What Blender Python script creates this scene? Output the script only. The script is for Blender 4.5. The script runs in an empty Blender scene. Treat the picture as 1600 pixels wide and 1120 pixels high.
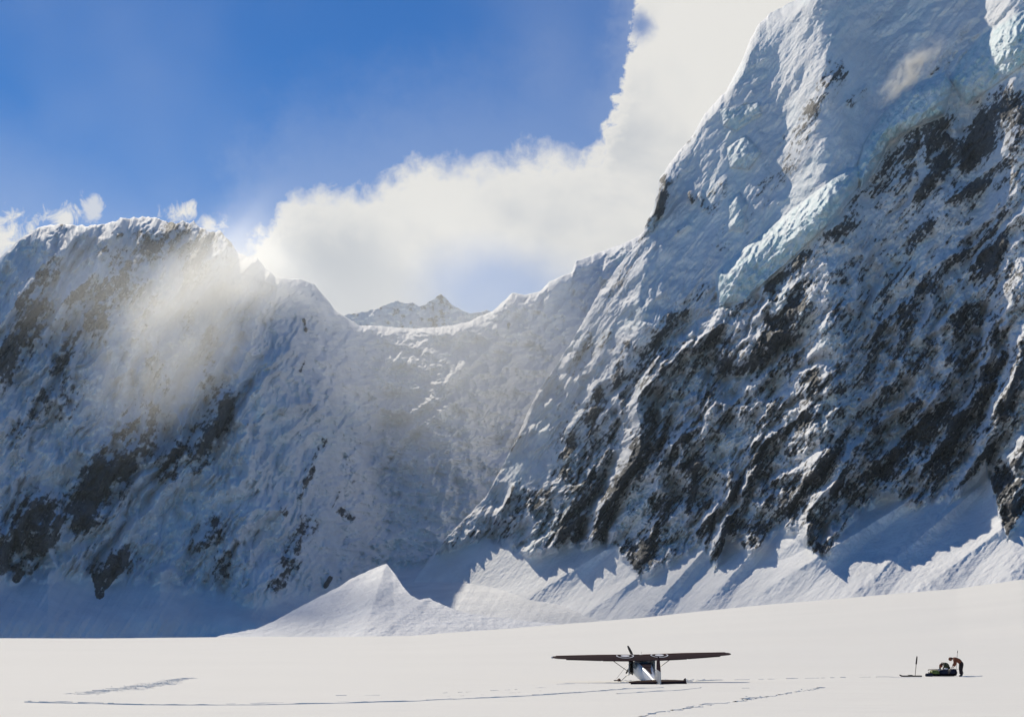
import bpy, bmesh, math, random
import numpy as np
from mathutils import Vector, Matrix

# ------------------------------------------------------------------ camera, world, sun, exposure
SC = bpy.context.scene
F = 2198.0                     # focal length in photo pixels (1600 wide)
HOR = 996.0                    # photo row of eye level
CAMZ = 2.6
TH = math.atan((HOR-560)/F)
cam = bpy.data.cameras.new('camera'); camo = bpy.data.objects.new('camera', cam)
SC.collection.objects.link(camo); SC.camera = camo
camo.location = (0, 0, CAMZ); camo.rotation_euler = (math.pi/2+TH, 0, 0)
cam.sensor_width = 36; cam.lens = 36*F/1600; cam.clip_start = 0.5; cam.clip_end = 60000

SUN_AZ, SUN_EL = -22.0, 38.0
W = bpy.data.worlds.new('World'); SC.world = W; W.use_nodes = True
sun = bpy.data.lights.new('sun', 'SUN'); suno = bpy.data.objects.new('sun', sun)
SC.collection.objects.link(suno)
sun.energy = 5.3; sun.angle = math.radians(0.53); sun.color = (1.0, 0.90, 0.72)
sa, se = math.radians(SUN_AZ), math.radians(SUN_EL)
sdir = Vector((math.sin(sa)*math.cos(se), math.cos(sa)*math.cos(se), math.sin(se)))
suno.rotation_euler = sdir.to_track_quat('Z', 'Y').to_euler()
SC.view_settings.view_transform = 'Standard'; SC.view_settings.look = 'None'
SC.view_settings.exposure = -0.35; SC.view_settings.gamma = 1

def ray(x, y):
    cx = (x-800)/F; cy = (560-y)/F
    dx = cx; dy = math.cos(TH)-cy*math.sin(TH); dz = math.sin(TH)+cy*math.cos(TH)
    return dx, dy, dz
def xaz(x, y):
    dx, dy, dz = ray(x, y); return np.arctan2(dx, dy)
def elev(x, y):
    dx, dy, dz = ray(x, y); return dz/np.hypot(dx, dy)
def atp(x, y, r):              # point at horizontal distance r seen at photo pixel x, y
    dx, dy, dz = ray(x, y); h = math.hypot(dx, dy)
    return Vector((dx/h*r, dy/h*r, CAMZ+dz/h*r))

# ------------------------------------------------------------------ node helpers
class NT:
    def __init__(s, tree): s.t = tree; tree.nodes.clear()
    def n(s, typ, **kw):
        nd = s.t.nodes.new(typ)
        for k, v in kw.items():
            if k.startswith('i_'):
                key = k[2:]; key = int(key) if key.isdigit() else key.replace('_', ' ')
                s.put(nd, key, v)
            else: setattr(nd, k, v)
        return nd
    def put(s, nd, key, v):
        if isinstance(v, bpy.types.NodeSocket): s.t.links.new(v, nd.inputs[key])
        else: nd.inputs[key].default_value = v
    def m(s, op, a, b=None, c=None, clamp=False):
        nd = s.t.nodes.new('ShaderNodeMath'); nd.operation = op; nd.use_clamp = clamp
        for i, v in enumerate((a, b, c)):
            if v is not None: s.put(nd, i, v)
        return nd.outputs[0]
    def ss(s, v, a, b):        # smoothstep a..b
        nd = s.t.nodes.new('ShaderNodeMapRange'); nd.interpolation_type = 'SMOOTHSTEP'
        s.put(nd, 0, v); s.put(nd, 1, a); s.put(nd, 2, b); return nd.outputs[0]
    def mix(s, f, a, b):
        nd = s.t.nodes.new('ShaderNodeMix'); nd.data_type = 'RGBA'
        s.put(nd, 0, f); s.put(nd, 6, a); s.put(nd, 7, b); return nd.outputs[2]
    def noise(s, vec, scale, detail=4, rough=.55, dist=0, lac=2.0):
        nd = s.t.nodes.new('ShaderNodeTexNoise')
        if vec is not None: s.put(nd, 'Vector', vec)
        s.put(nd, 'Scale', scale); s.put(nd, 'Detail', detail); s.put(nd, 'Roughness', rough); s.put(nd, 'Distortion', dist); s.put(nd, 'Lacunarity', lac)
        return nd.outputs[0]
    def link(s, a, b): s.t.links.new(a, b)

# ------------------------------------------------------------------ sky with clouds (directions on the dome)
def build_world():
    k = NT(W.node_tree)
    sky = k.n('ShaderNodeTexSky'); sky.sky_type = 'NISHITA'; sky.sun_disc = False
    sky.sun_elevation = se; sky.sun_rotation = sa
    sky.altitude = 2500; sky.air_density = 1.0; sky.dust_density = 0.0; sky.ozone_density = 1.5
    hs = k.n('ShaderNodeHueSaturation'); k.put(hs, 'Saturation', 1.35); k.put(hs, 'Value', 1.0); k.link(sky.outputs[0], hs.inputs['Color'])
    tc = k.n('ShaderNodeTexCoord'); sp = k.n('ShaderNodeSeparateXYZ'); k.link(tc.outputs['Generated'], sp.inputs[0])
    X, Y, Z = sp.outputs
    # gnomonic coordinates on the dome, centred on the valley's direction (units as in the helper ray())
    c, s_ = math.cos(TH), math.sin(TH)
    dep = k.m('ADD', k.m('MULTIPLY', Y, c), k.m('MULTIPLY', Z, s_)); dep = k.m('MAXIMUM', dep, .05)
    up = k.m('SUBTRACT', k.m('MULTIPLY', Z, c), k.m('MULTIPLY', Y, s_))
    u = k.m('DIVIDE', X, dep); v = k.m('DIVIDE', up, dep)   # u right, v up (tan units)
    cb = k.n('ShaderNodeCombineXYZ'); k.link(u, cb.inputs[0]); k.link(v, cb.inputs[1]); uv = cb.outputs[0]
    n5 = k.noise(uv, 85, 6, .62, .3); n1 = k.noise(uv, 9, 7, .55); n2 = k.noise(uv, 3.2, 3, .5); n3 = k.noise(uv, 30, 6, .6, .4)
    px = lambda x: (x-800)/F
    py = lambda y: (560-y)/F
    # upper edge of the main cloud bank: v_edge(u)
    cr = k.n('ShaderNodeFloatCurve'); cm = cr.mapping
    pts = [(0, 350), (200, 430), (330, 470), (375, 385), (450, 292), (560, 268), (640, 238), (700, 228), (800, 226), (860, 214), (910, 222), (945, 190), (965, 120), (985, 40), (1010, -80), (1060, -200), (1600, -300)]
    cv = cm.curves[0]
    while len(cv.points) > 2: cv.points.remove(cv.points[0])
    Y0, Y1 = 500., -320.
    norm = [(p[0]/1600, (Y0-p[1])/(Y0-Y1)) for p in pts]
    cv.points[0].location = norm[0]; cv.points[1].location = norm[-1]
    for q in norm[1:-1]: cv.points.new(*q)
    for p_ in cv.points: p_.handle_type = 'VECTOR'
    cm.update()
    un = k.m('ADD', k.m('MULTIPLY', u, F/1600), .5, clamp=True)
    un = k.m('ADD', un, k.m('MULTIPLY', k.m('SUBTRACT', n3, .5), .055))
    un = k.m('ADD', un, k.m('MULTIPLY', k.m('SUBTRACT', n5, .5), .030))
    un = k.m('ADD', un, k.m('MULTIPLY', k.m('SUBTRACT', n1, .5), .035))
    k.link(un, cr.inputs['Value'])
    vn = k.m('MULTIPLY', cr.outputs[0], (Y0-Y1)/F); vedge = k.m('ADD', vn, py(Y0))
    d = k.m('SUBTRACT', vedge, v)                            # >0 inside the bank
    d = k.m('ADD', d, k.m('MULTIPLY', k.m('SUBTRACT', n1, .5), .055))
    d = k.m('ADD', d, k.m('MULTIPLY', k.m('SUBTRACT', n3, .5), .032))
    d = k.m('ADD', d, k.m('MULTIPLY', k.m('SUBTRACT', n5, .5), .022))
    bank = k.ss(d, -.006, .026)
    # blue window below the bank, to the right of the small peak
    def blob(x, y, rx, ry, amp=.5, nz=n1):
        a = k.m('DIVIDE', k.m('SUBTRACT', u, px(x)), rx/F); b = k.m('DIVIDE', k.m('SUBTRACT', v, py(y)), ry/F)
        r = k.m('SQRT', k.m('ADD', k.m('MULTIPLY', a, a), k.m('MULTIPLY', b, b)))
        return k.m('ADD', r, k.m('MULTIPLY', k.m('SUBTRACT', nz, .5), amp*2))
    hole = k.ss(blob(775, 462, 150, 80, .7), 1.35, .15)
    hole = k.m('MULTIPLY', hole, .66)
    hole2 = k.ss(blob(1000, 40, 26, 30, .8, n3), 1.2, .2)
    bank = k.m('MULTIPLY', bank, k.m('SUBTRACT', 1.0, hole))
    bank = k.m('MULTIPLY', bank, k.m('SUBTRACT', 1.0, k.m('MULTIPLY', hole2, .75)))
    nw = k.noise(uv, 62, 8, .66, .8)
    wisps = None
    for (x, y, rx, ry, a) in [(8, 372, 48, 45, 1.0), (98, 340, 38, 22, .95), (143, 326, 20, 24, .75), (286, 332, 30, 20, 1.0), (328, 348, 26, 17, .95)]:
        b = k.m('MULTIPLY', k.ss(blob(x, y, rx*.95, ry*.95, 2.0, nw), 1.45, .1), a)
        wisps = b if wisps is None else k.m('MAXIMUM', wisps, b)
    # thin veil high up
    veil = k.m('MULTIPLY', k.ss(k.m('ADD', n2, k.m('MULTIPLY', u, .35)), .38, .72), .17)
    lowv = k.m('MULTIPLY', k.ss(v, py(60), py(480)), .16)
    veil = k.m('MAXIMUM', veil, lowv)
    ed = k.m('MULTIPLY', k.ss(d, -.10, .0), .12); veil = k.m('ADD', veil, ed, clamp=True)
    cover = k.m('MAXIMUM', k.m('MAXIMUM', bank, wisps), veil)
    lim = k.m('MULTIPLY', k.ss(Z, .80, .55), k.ss(Y, .15, .5)); cover = k.m('MULTIPLY', cover, lim)   # open blue sky overhead and behind
    # cloud self shade (thicker middle is greyer)
    nb = k.noise(uv, 6.5, 6, .5, .3)
    thick = k.m('MULTIPLY', k.ss(d, .01, .07), k.ss(nb, .40, .62))
    ccol = k.mix(thick, (1.0, .975, .925, 1), (.70, .72, .75, 1))
    cem = k.n('ShaderNodeVectorMath'); cem.operation = 'SCALE'; k.link(ccol, cem.inputs[0]); cem.inputs['Scale'].default_value = CLOUD
    base = k.n('ShaderNodeVectorMath'); base.operation = 'MULTIPLY'; k.link(hs.outputs[0], base.inputs[0]); base.inputs[1].default_value = SKYMUL
    col = k.mix(cover, base.outputs[0], cem.outputs[0])
    bg = k.n('ShaderNodeBackground'); k.link(col, bg.inputs[0]); bg.inputs[1].default_value = SKYSTR
    out = k.n('ShaderNodeOutputWorld'); k.link(bg.outputs[0], out.inputs[0])
SKYSTR = 0.055; CLOUD = 18.6; SKYMUL = (.0, 1.42, 2.0)
build_world()

# ------------------------------------------------------------------ numeric noise
rng = np.random.RandomState(11)
PERM = rng.permutation(4096).astype(np.int64)
GR = rng.rand(4096)*2*np.pi; GX = np.cos(GR); GY = np.sin(GR)
def pn(x, y, seed=0):
    x = np.asarray(x, float); y = np.asarray(y, float)
    xi = np.floor(x).astype(np.int64); yi = np.floor(y).astype(np.int64)
    xf = x-xi; yf = y-yi
    def h(a, b): return PERM[(PERM[(a+seed*131) & 4095]+b*7+seed) & 4095]
    def g(a, b, fx, fy):
        k = h(a, b); return GX[k]*fx+GY[k]*fy
    u = xf*xf*xf*(xf*(xf*6-15)+10); v = yf*yf*yf*(yf*(yf*6-15)+10)
    n00 = g(xi, yi, xf, yf); n10 = g(xi+1, yi, xf-1, yf)
    n01 = g(xi, yi+1, xf, yf-1); n11 = g(xi+1, yi+1, xf-1, yf-1)
    return ((n00*(1-u)+n10*u)*(1-v)+(n01*(1-u)+n11*u)*v)*1.5
def fbm(x, y, oct=5, gain=.5, seed=0):
    a = 1; s = 0; f = 1
    for o in range(oct):
        s = s+a*pn(x*f, y*f, seed+o*17); a *= gain; f *= 2.03
    return s
def ridged(x, y, oct=5, gain=.5, seed=0):
    a = 1; s = 0; f = 1
    for o in range(oct):
        s = s+a*(1-2*np.abs(pn(x*f, y*f, seed+o*17))); a *= gain; f *= 2.03
    return s
def sstep(v, a, b):
    t = np.clip((v-a)/(b-a), 0, 1); return t*t*(3-2*t)
def poly(x, pts):
    return np.interp(x, [p[0] for p in pts], [p[1] for p in pts])
def strokes(X, Y, lst):
    out = np.zeros_like(X)
    for (x1, y1, x2, y2, w, a) in lst:
        dx, dy = x2-x1, y2-y1; L = dx*dx+dy*dy+1e-6
        t = np.clip(((X-x1)*dx+(Y-y1)*dy)/L, 0, 1)
        d = np.hypot(X-x1-t*dx, Y-y1-t*dy)/w
        out = np.maximum(out, a*np.exp(-(d**2)*1.1))
    return out
def inpoly(X, Y, pts, soft):      # soft inside of a convexish stroke polygon via signed edges
    ins = np.zeros(X.shape, bool); n = len(pts); dmin = np.full(X.shape, 1e9)
    for i in range(n):
        x1, y1 = pts[i]; x2, y2 = pts[(i+1) % n]
        c = ((y1 > Y) != (y2 > Y)) & (X < (x2-x1)*(Y-y1)/(y2-y1+1e-9)+x1)
        ins ^= c
        dx, dy = x2-x1, y2-y1; t = np.clip(((X-x1)*dx+(Y-y1)*dy)/(dx*dx+dy*dy+1e-9), 0, 1)
        dmin = np.minimum(dmin, np.hypot(X-x1-t*dx, Y-y1-t*dy))
    sd = np.where(ins, dmin, -dmin)
    return sstep(sd, -soft, soft), sd

def grid_mesh(name, P, attrs, mat, flat=None):
    nv, nu = P.shape[:2]
    me = bpy.data.meshes.new(name)
    me.vertices.add(nv*nu); me.vertices.foreach_set('co', P.reshape(-1).astype(np.float32))
    idx = np.arange(nv*nu).reshape(nv, nu)
    q = np.stack([idx[:-1, :-1], idx[:-1, 1:], idx[1:, 1:], idx[1:, :-1]], -1).reshape(-1, 4)
    nf = len(q)
    me.loops.add(nf*4); me.loops.foreach_set('vertex_index', q.reshape(-1).astype(np.int32))
    me.polygons.add(nf); me.polygons.foreach_set('loop_start', (np.arange(nf)*4).astype(np.int32))
    sm = np.ones(nf, bool)
    if flat is not None: sm = ~(flat.reshape(-1)[q[:, 0]])
    me.polygons.foreach_set('use_smooth', sm)
    me.update(calc_edges=True)
    for k, a in attrs.items():
        at = me.attributes.new(k, 'FLOAT', 'POINT'); at.data.foreach_set('value', a.reshape(-1).astype(np.float32))
    me.materials.append(mat); me.validate()
    o = bpy.data.objects.new(name, me); SC.collection.objects.link(o)
    return o

# ------------------------------------------------------------------ materials
def mat(name): 
    m = bpy.data.materials.new(name); m.use_nodes = True
    return m, NT(m.node_tree)
def mountain_material():
    m, k = mat('snow_and_rock')
    out = k.n('ShaderNodeOutputMaterial'); b = k.n('ShaderNodeBsdfPrincipled'); k.link(b.outputs[0], out.inputs[0])
    g = k.n('ShaderNodeNewGeometry'); pos = g.outputs['Position']
    ar = k.n('ShaderNodeAttribute'); ar.attribute_name = 'rock'
    ai = k.n('ShaderNodeAttribute'); ai.attribute_name = 'ice'
    n1 = k.noise(pos, .30, 6, .65); n2 = k.noise(pos, .09, 4, .6); n3 = k.noise(pos, .02, 5, .6)
    rr = k.m('ADD', ar.outputs['Fac'], k.m('MULTIPLY', k.m('SUBTRACT', n1, .5), .9))
    rr = k.m('ADD', rr, k.m('MULTIPLY', k.m('SUBTRACT', n2, .5), .7))
    rk = k.ss(rr, .36, .74)
    rcol = k.mix(k.ss(n3, .3, .7), (.048, .049, .054, 1), (.084, .085, .090, 1))
    rcol = k.mix(k.ss(n1, .48, .78), rcol, (.175, .178, .185, 1))
    rcol = k.mix(k.m('MULTIPLY', k.ss(n2, .5, .7), .35), rcol, (.22, .21, .21, 1))   # rime on the rock
    scol = k.mix(k.ss(n3, .3, .75), (.68, .70, .74, 1), (.84, .85, .87, 1))
    icol = k.mix(k.ss(k.noise(pos, .05, 5, .6), .35, .65), (.48, .68, .73, 1), (.74, .84, .87, 1))
    c = k.mix(ai.outputs['Fac'], scol, icol)
    c = k.mix(rk, c, rcol)
    k.link(c, b.inputs['Base Color'])
    rough = k.m('SUBTRACT', .75, k.m('MULTIPLY', ai.outputs['Fac'], .08)); k.link(rough, b.inputs['Roughness'])
    b.inputs['Specular IOR Level'].default_value = .25
    hgt = k.m('ADD', k.m('MULTIPLY', n1, k.m('ADD', .6, k.m('MULTIPLY', rk, 2.2))), k.m('MULTIPLY', n2, 1.6))
    bp = k.n('ShaderNodeBump'); k.link(hgt, bp.inputs['Height']); bp.inputs['Strength'].default_value = .8; bp.inputs['Distance'].default_value = 1.6
    k.link(bp.outputs[0], b.inputs['Normal'])
    return m
MM = mountain_material()

# ------------------------------------------------------------------ mountains
# every mountain is a relief swept column by column: from its foot outwards at the slope S, over its crest and down the far side
def sweep(xs, yb, ytop, r0, Sf, X, Y, blur=26):
    """integrates the slope field Sf over directions, from the foot outwards; returns horizontal distance at X, Y"""
    ys = np.arange(yb, ytop-4, -2.0); step = 2.5; xg = np.arange(xs[0]-5, xs[-1]+5, step); XG, YG = np.meshgrid(xg, ys)
    E = elev(XG, YG); S = Sf(XG, YG); lr = np.zeros_like(XG); lr[0] = np.log(np.interp(xg, xs, r0))
    for i in range(1, len(ys)):
        lr[i] = lr[i-1]+(E[i]-E[i-1])/np.maximum(S[i]-E[i], .12)
    lr = gauss_x(lr, blur/step)
    fx = np.clip((X-xg[0])/step, 0, len(xg)-1.001); fy = np.clip((ys[0]-Y)/2.0, 0, len(ys)-1.001)
    ix = fx.astype(int); iy = fy.astype(int); fx = fx-ix; fy = fy-iy
    v = (lr[iy, ix]*(1-fx)+lr[iy, ix+1]*fx)*(1-fy)+(lr[iy+1, ix]*(1-fx)+lr[iy+1, ix+1]*fx)*fy
    return np.exp(v)
def gauss_x(a, sg):
    n = int(sg*3); w = np.exp(-.5*(np.arange(-n, n+1)/sg)**2); w /= w.sum()
    p = np.pad(a, ((0, 0), (n, n)), 'edge'); out = np.zeros_like(a)
    for i, c in enumerate(w): out += c*p[:, i:i+a.shape[1]]
    return out
def to_world(X, Y, r):
    dx, dy, dz = ray(X, Y); h = np.hypot(dx, dy)
    return np.stack([dx/h*r, dy/h*r, CAMZ+dz/h*r], -1)
def with_back(P, depth=900, n=14, slope=.75):
    top = P[-1]; d = top[:, :2]/np.linalg.norm(top[:, :2], axis=1)[:, None]
    rows = []
    for i in range(1, n+1):
        k = depth*(i/n)**1.6
        q = top.copy(); q[:, :2] += d*k; q[:, 2] -= slope*k*(k/(k+25.0)) if i < n else 0
        if i == n: q[:, 2] = -30
        rows.append(q)
    return np.concatenate([P, np.stack(rows)], 0)
def rot(X, Y, a=.6, b=.8):
    return -a*X+b*Y, b*X+a*Y       # p along the fall line (down-left), q across (down-right)
def tri(ph, a):                    # ledge then cliff: returns relief (-1..1), cliff mask 0..1
    f = ph-np.floor(ph)
    d = np.where(f < a, 1-2*f/a, -1+2*(f-a)/(1-a))
    c = sstep(f, a-.04, a+.05)*(1-sstep(f, .93, 1.0))
    return d, c

ROCK_L = [(345,362,300,420,22,.75),(275,350,235,400,18,.8),(235,385,150,490,24,.95),(165,450,150,505,20,1.0),(120,520,95,580,16,.8),
 (80,420,30,470,13,.7),(60,480,40,530,20,.95),(20,545,0,590,18,.95),(70,620,30,680,14,.7),(112,595,98,650,15,.5),(225,640,195,680,18,.6),
 (345,620,350,650,18,.95),(340,660,300,712,20,.9),(280,700,262,742,13,.9),(232,650,220,700,20,.6),(165,702,192,714,8,1.1),(170,735,128,800,24,1.5),
 (205,725,185,772,12,.8),(55,795,22,842,22,1.2),(75,790,62,850,16,1.1),(92,815,80,850,10,1.0),(45,880,25,905,13,1.0),(8,860,0,885,12,1.1),(190,872,160,912,15,1.5),
 (150,895,156,928,10,1.5),(338,828,310,850,13,1.0),(350,870,345,890,15,.6),(485,815,450,880,14,1.0),(462,880,430,915,11,.7),(505,690,470,770,10,.65),
 (528,796,552,812,8,.9),(515,903,508,916,4,1.6),(445,800,440,790,8,.7),(240,560,252,604,12,.6),(330,520,325,592,14,.45),(130,450,110,470,10,.6),
 (185,368,190,366,3,1.2),(165,385,158,395,5,1.0),(475,500,478,516,3,1.0),(795,506,795,512,3,1.0),(520,790,530,770,4,.7),(610,700,600,720,5,.35),(100,350,90,352,4,.3),
 (480,545,470,580,5,.4),(690,480,670,492,9,.5),(560,730,548,760,6,.5),(240,470,215,520,12,.5),(300,470,285,520,10,.45)]
ROCK_R = [(1037,282,1031,330,7,1.3),(1078,302,1080,312,5,1.1),(1094,306,1098,325,5,1.0),(1128,290,1112,330,13,.8),(1060,362,1075,352,5,.8),
 (1312,112,1268,172,17,1.0),(1262,190,1230,262,18,.55),(1352,140,1330,160,9,.7),(1240,240,1130,380,24,.42),(1440,205,1388,270,26,1.6),(1400,270,1372,302,16,1.3),
 (1332,330,1308,372,16,1.1),(1480,195,1500,240,16,.8),(1575,150,1520,228,20,1.5),(1545,222,1512,250,13,1.4),(1600,180,1590,230,16,1.0),(1545,285,1480,312,9,1.1),
 (1255,398,1200,442,14,1.3),(1165,470,1150,492,11,1.2),(1560,380,1530,425,20,1.4),(1452,350,1420,392,9,.9),(1252,470,1200,545,14,1.0),(1212,500,1180,575,14,1.0),
 (1050,500,1000,600,14,.85),(1035,520,1014,582,5,1.5),(1102,450,1070,490,7,.9),(1380,500,1350,600,15,1.0),(1425,490,1400,552,13,.9),(1455,540,1428,582,9,1.1),
 (1275,592,1258,642,15,1.5),(1214,630,1190,662,13,1.1),(902,640,880,702,14,.8),(932,620,920,682,14,.7),(1062,680,1000,742,22,.95),(1000,700,968,762,20,.95),
 (1090,728,1076,800,7,1.8),(1130,742,1142,772,12,1.3),(1100,790,1112,832,15,1.0),(1042,790,1008,880,24,1.1),(1142,820,1122,882,13,1.4),(1182,832,1150,872,16,1.1),
 (1300,715,1232,800,26,1.1),(1452,680,1390,732,26,1.4),(1502,650,1462,742,22,1.2),(1545,600,1520,682,18,1.0),(1592,570,1570,642,16,1.1),(1602,700,1560,762,15,1.5),
 (1585,790,1572,832,8,1.4),(1292,850,1270,866,11,1.2),(1342,780,1320,802,11,.8),(1376,640,1368,672,10,1.1),(820,770,850,822,15,.7),(905,760,870,832,20,.8),
 (862,570,846,590,5,1.2),(905,482,920,470,5,.8),(828,650,800,702,6,.7),(950,520,940,540,7,.6),(802,760,790,786,4,1.3),(690,835,755,798,8,1.0),(795,830,800,860,9,.6),
 (980,540,960,600,12,.6),(1140,560,1110,620,14,.7),(1160,640,1120,690,12,.7),(950,770,940,830,16,.7),(1240,560,1225,600,9,.8),(1330,440,1290,520,14,.7),
 (1420,420,1370,470,10,.8),(1500,400,1450,450,12,.8),(1590,430,1560,470,16,.9),(1480,480,1500,520,16,.9),(1540,520,1500,560,12,.7),(1320,600,1300,640,12,.7),
 (1475,250,1440,300,9,.8),(1590,280,1560,330,12,.7),(890,730,880,740,10,.7),(1180,740,1200,780,14,.8),(1230,650,1180,720,10,.7)]

SKY_B = [(-300,520),(-100,450),(0,402),(28,376),(62,354),(100,350),(135,353),(165,350),(190,342),(232,338),(262,346),(275,350),(286,344),(296,350),(303,345),(312,356),(330,362),(345,362),(362,380),(372,395),(395,404),(402,402),(412,416),(432,434),(470,436),(492,444),(508,465),(528,488),
 (560,508),(600,510),(640,513),(690,511),(728,504),(770,486),(785,472),(800,458),(822,460),(845,455),(858,440),(893,425),(900,408),(940,393),(980,378),(1010,362),(1060,345),(1200,330)]
SKY_C = [(520,1008),(600,945),(640,915),(690,848),(760,775),(800,700),(838,615),(870,570),(900,522),(940,450),(1000,372),(1010,350),(1022,322),(1031,278),(1050,250),(1080,215),(1100,180),(1118,160),(1134,142),(1146,122),(1162,88),(1172,64),(1184,40),(1202,22),(1240,2),(1330,-60),(1600,-170),(1900,-200)]

DEPTH = {}
def depth(k, x, y):
    X, Y, r = DEPTH[k]; j = int(round((x-X[0, 0])/(X[0, 1]-X[0, 0]))); i = int(np.argmin(np.abs(Y[:, j]-y))); return float(r[i, j])
FOOT_L = [(-200,880),(0,900),(100,890),(250,905),(400,935),(520,915),(600,880),(700,880),(900,850),(1100,850)]
def build_left():
    xs = np.arange(-260, 1120, 1.35); T = np.linspace(0, 1, 520)
    X, Tt = np.meshgrid(xs, T)
    yc = poly(xs, SKY_B)
    yc = yc+2.2*fbm(xs/14, xs*0+3, 4, .55, 5)*np.interp(xs, [0,250,400,520,900],[.5,1.6,1.0,.6,.4])
    yb = np.full_like(xs, 1012.)
    ycs = gauss_x(yc[None, :], 60/(xs[1]-xs[0]))[0]; Y = yb+(ycs-yb)*Tt+(yc-ycs)*Tt**6
    lw = 1-sstep(X, 360, 560)                     # 1 in the left massif
    # slope field
    foot = poly(X[0], FOOT_L)
    fm = sstep(Y, foot-12, foot+22)               # snow fans at the foot
    def Sf(X, Y):
        lw = 1-sstep(X, 360, 560); S = lw*1.22+(1-lw)*(.88-.06*sstep(Y, 620, 520))
        S = S+.35*fbm(X/170+3, Y/150, 3, .5, 30)*sstep(Y, 960, 880)
        foot = poly(X[0], FOOT_L); fm = sstep(Y, foot-12, foot+22); fs = lw*.45+(1-lw)*.17
        return S*(1-fm)+fs*fm
    r0 = poly(xs, [(-260,1350),(0,1450),(300,1560),(500,1500),(700,1400),(1100,1350)])
    r = sweep(xs, 1012, yc.min(), r0, Sf, X, Y)
    p, q = rot(X, Y, .52, .85)
    wp = fbm(p/260, q/120, 3, .5, 2)
    rough = lw*.95+(1-lw)*.55
    rough = rough*(1-fm)
    R = strokes(X, Y, ROCK_L)
    disp = 0; cl = 0
    for lam, amp, a, sd in ((95,.0125,.5,1),(43,.0080,.5,7),(20,.0040,.45,13),(9,.0016,.45,23)):
        mod = .4+1.1*np.clip(.5+pn(p/(lam*3.1), q/(lam*1.6), sd), 0, 1)
        dd, cc = tri(q/lam+1.6*pn(p/(lam*3.4), q/(lam*2.2), sd+1)+.35*pn(p/(lam*.7), q/(lam*.7), sd+2)+wp*.5, a)
        disp = disp+amp*mod*dd; cl = cl+cc*mod*amp/.0115
    disp = disp*rough
    # tumbled ice of the central headwall
    ice = (1-lw)*(1-fm)
    lump = ridged(X/62, Y/40, 5, .52, 60); lump2 = fbm(X/26+.4*lump, Y/17, 4, .55, 70)
    blw = np.abs(fbm(X/24+.3*lump, Y/13, 4, .6, 73)); blk = np.round(3*pn(X/19+.5*lump2, Y/11+.3*lump, 76))/3
    disp = disp*(1-.35*ice)+ice*(-.0080*lump+.0026*lump2+.0036*blw-.0020*blk+.0008*fbm(X/6, Y/5, 3, .6, 79))
    disp = disp-.0065*lw*(1-fm)*ridged(p/120, q/50, 4, .5, 90)
    fine = fbm(X/9, Y/9, 4, .6, 41)
    disp = disp+(.0009*fine*(.6+R)+.0022*lw*fbm(p/22, q/10, 4, .6, 83)-.0022*lw*np.abs(fbm(p/40, q/8, 3, .6, 87)))*(1-fm)-.010*np.minimum(R, 1)*rough
    # avalanche cone in the middle and low fan ridges in the shade
    flute = fbm(p/170, q/9, 3, .5, 55)
    disp = disp+fm*.0010*flute
    for (ax, ay, w, h) in [(250,884,95,.030),(75,892,70,.020),(-60,880,80,.02),(395,890,60,.012)]:
        d = np.abs(X-ax)/w+np.maximum(Y-ay, 0)/230.0; up = sstep(Y, ay-6, ay+10)
        disp = disp-h*np.clip(1-np.abs(X-ax)/(w*(.25+np.maximum(Y-ay,0)/55.)), 0, 1)*up*(1-sstep(Y, 960, 1005))
    rr = r*(1+disp)
    # round the crest away from the viewer
    cz = np.clip((Tt-.962)/.038, 0, 1); rr = rr*(1+.035*(1-np.sqrt(1-cz**2*.998)))
    P = with_back(to_world(X, Y, rr))
    n = fbm(p/38, q/16, 5, .6, 21); n2 = fbm(X/11, Y/9, 4, .6, 25)
    Rw = strokes(X, Y, [(a, b, c, d, w*1.9, v) for a, b, c, d, w, v in ROCK_L])
    n3 = fbm(p/36, q/5, 4, .6, 29)
    rock = .05+R*.38+Rw*.30+.22*(cl-.9)*np.clip(R*1.6+.15*lw, 0, 1)+.28*n*np.clip(R*1.6+.45*lw+.10, 0, 1)+.24*n3*np.clip(Rw*1.6+.4*lw+.12, 0, 1)+.04*lw+.34*n2*np.clip(R*2+.40*lw+.05, 0, 1)
    rock = rock-.9*fm*(R < .8)-.22*ice*(R < .5)
    icea = strokes(X, Y, [(120,360,190,370,14,.25),(170,410,150,450,10,.3),(560,640,500,700,30,.35),(620,560,640,600,25,.3),(700,560,690,640,25,.22),(880,470,860,520,25,.2),(300,790,270,840,20,.5),(420,640,440,700,25,.3)])
    icea = icea*np.clip(.6+.8*lump2, 0, 1)*(1-fm)
    pad = lambda a: np.concatenate([a, np.repeat(a[-1:], P.shape[0]-a.shape[0], 0)], 0)
    rock = pad(rock); icea = pad(icea)
    DEPTH['l'] = (X, Y, rr)
    o = grid_mesh('mountain_headwall', P, {'rock': rock, 'ice': icea}, MM, rock > .62)
    o['kind'] = 'structure'

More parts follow.
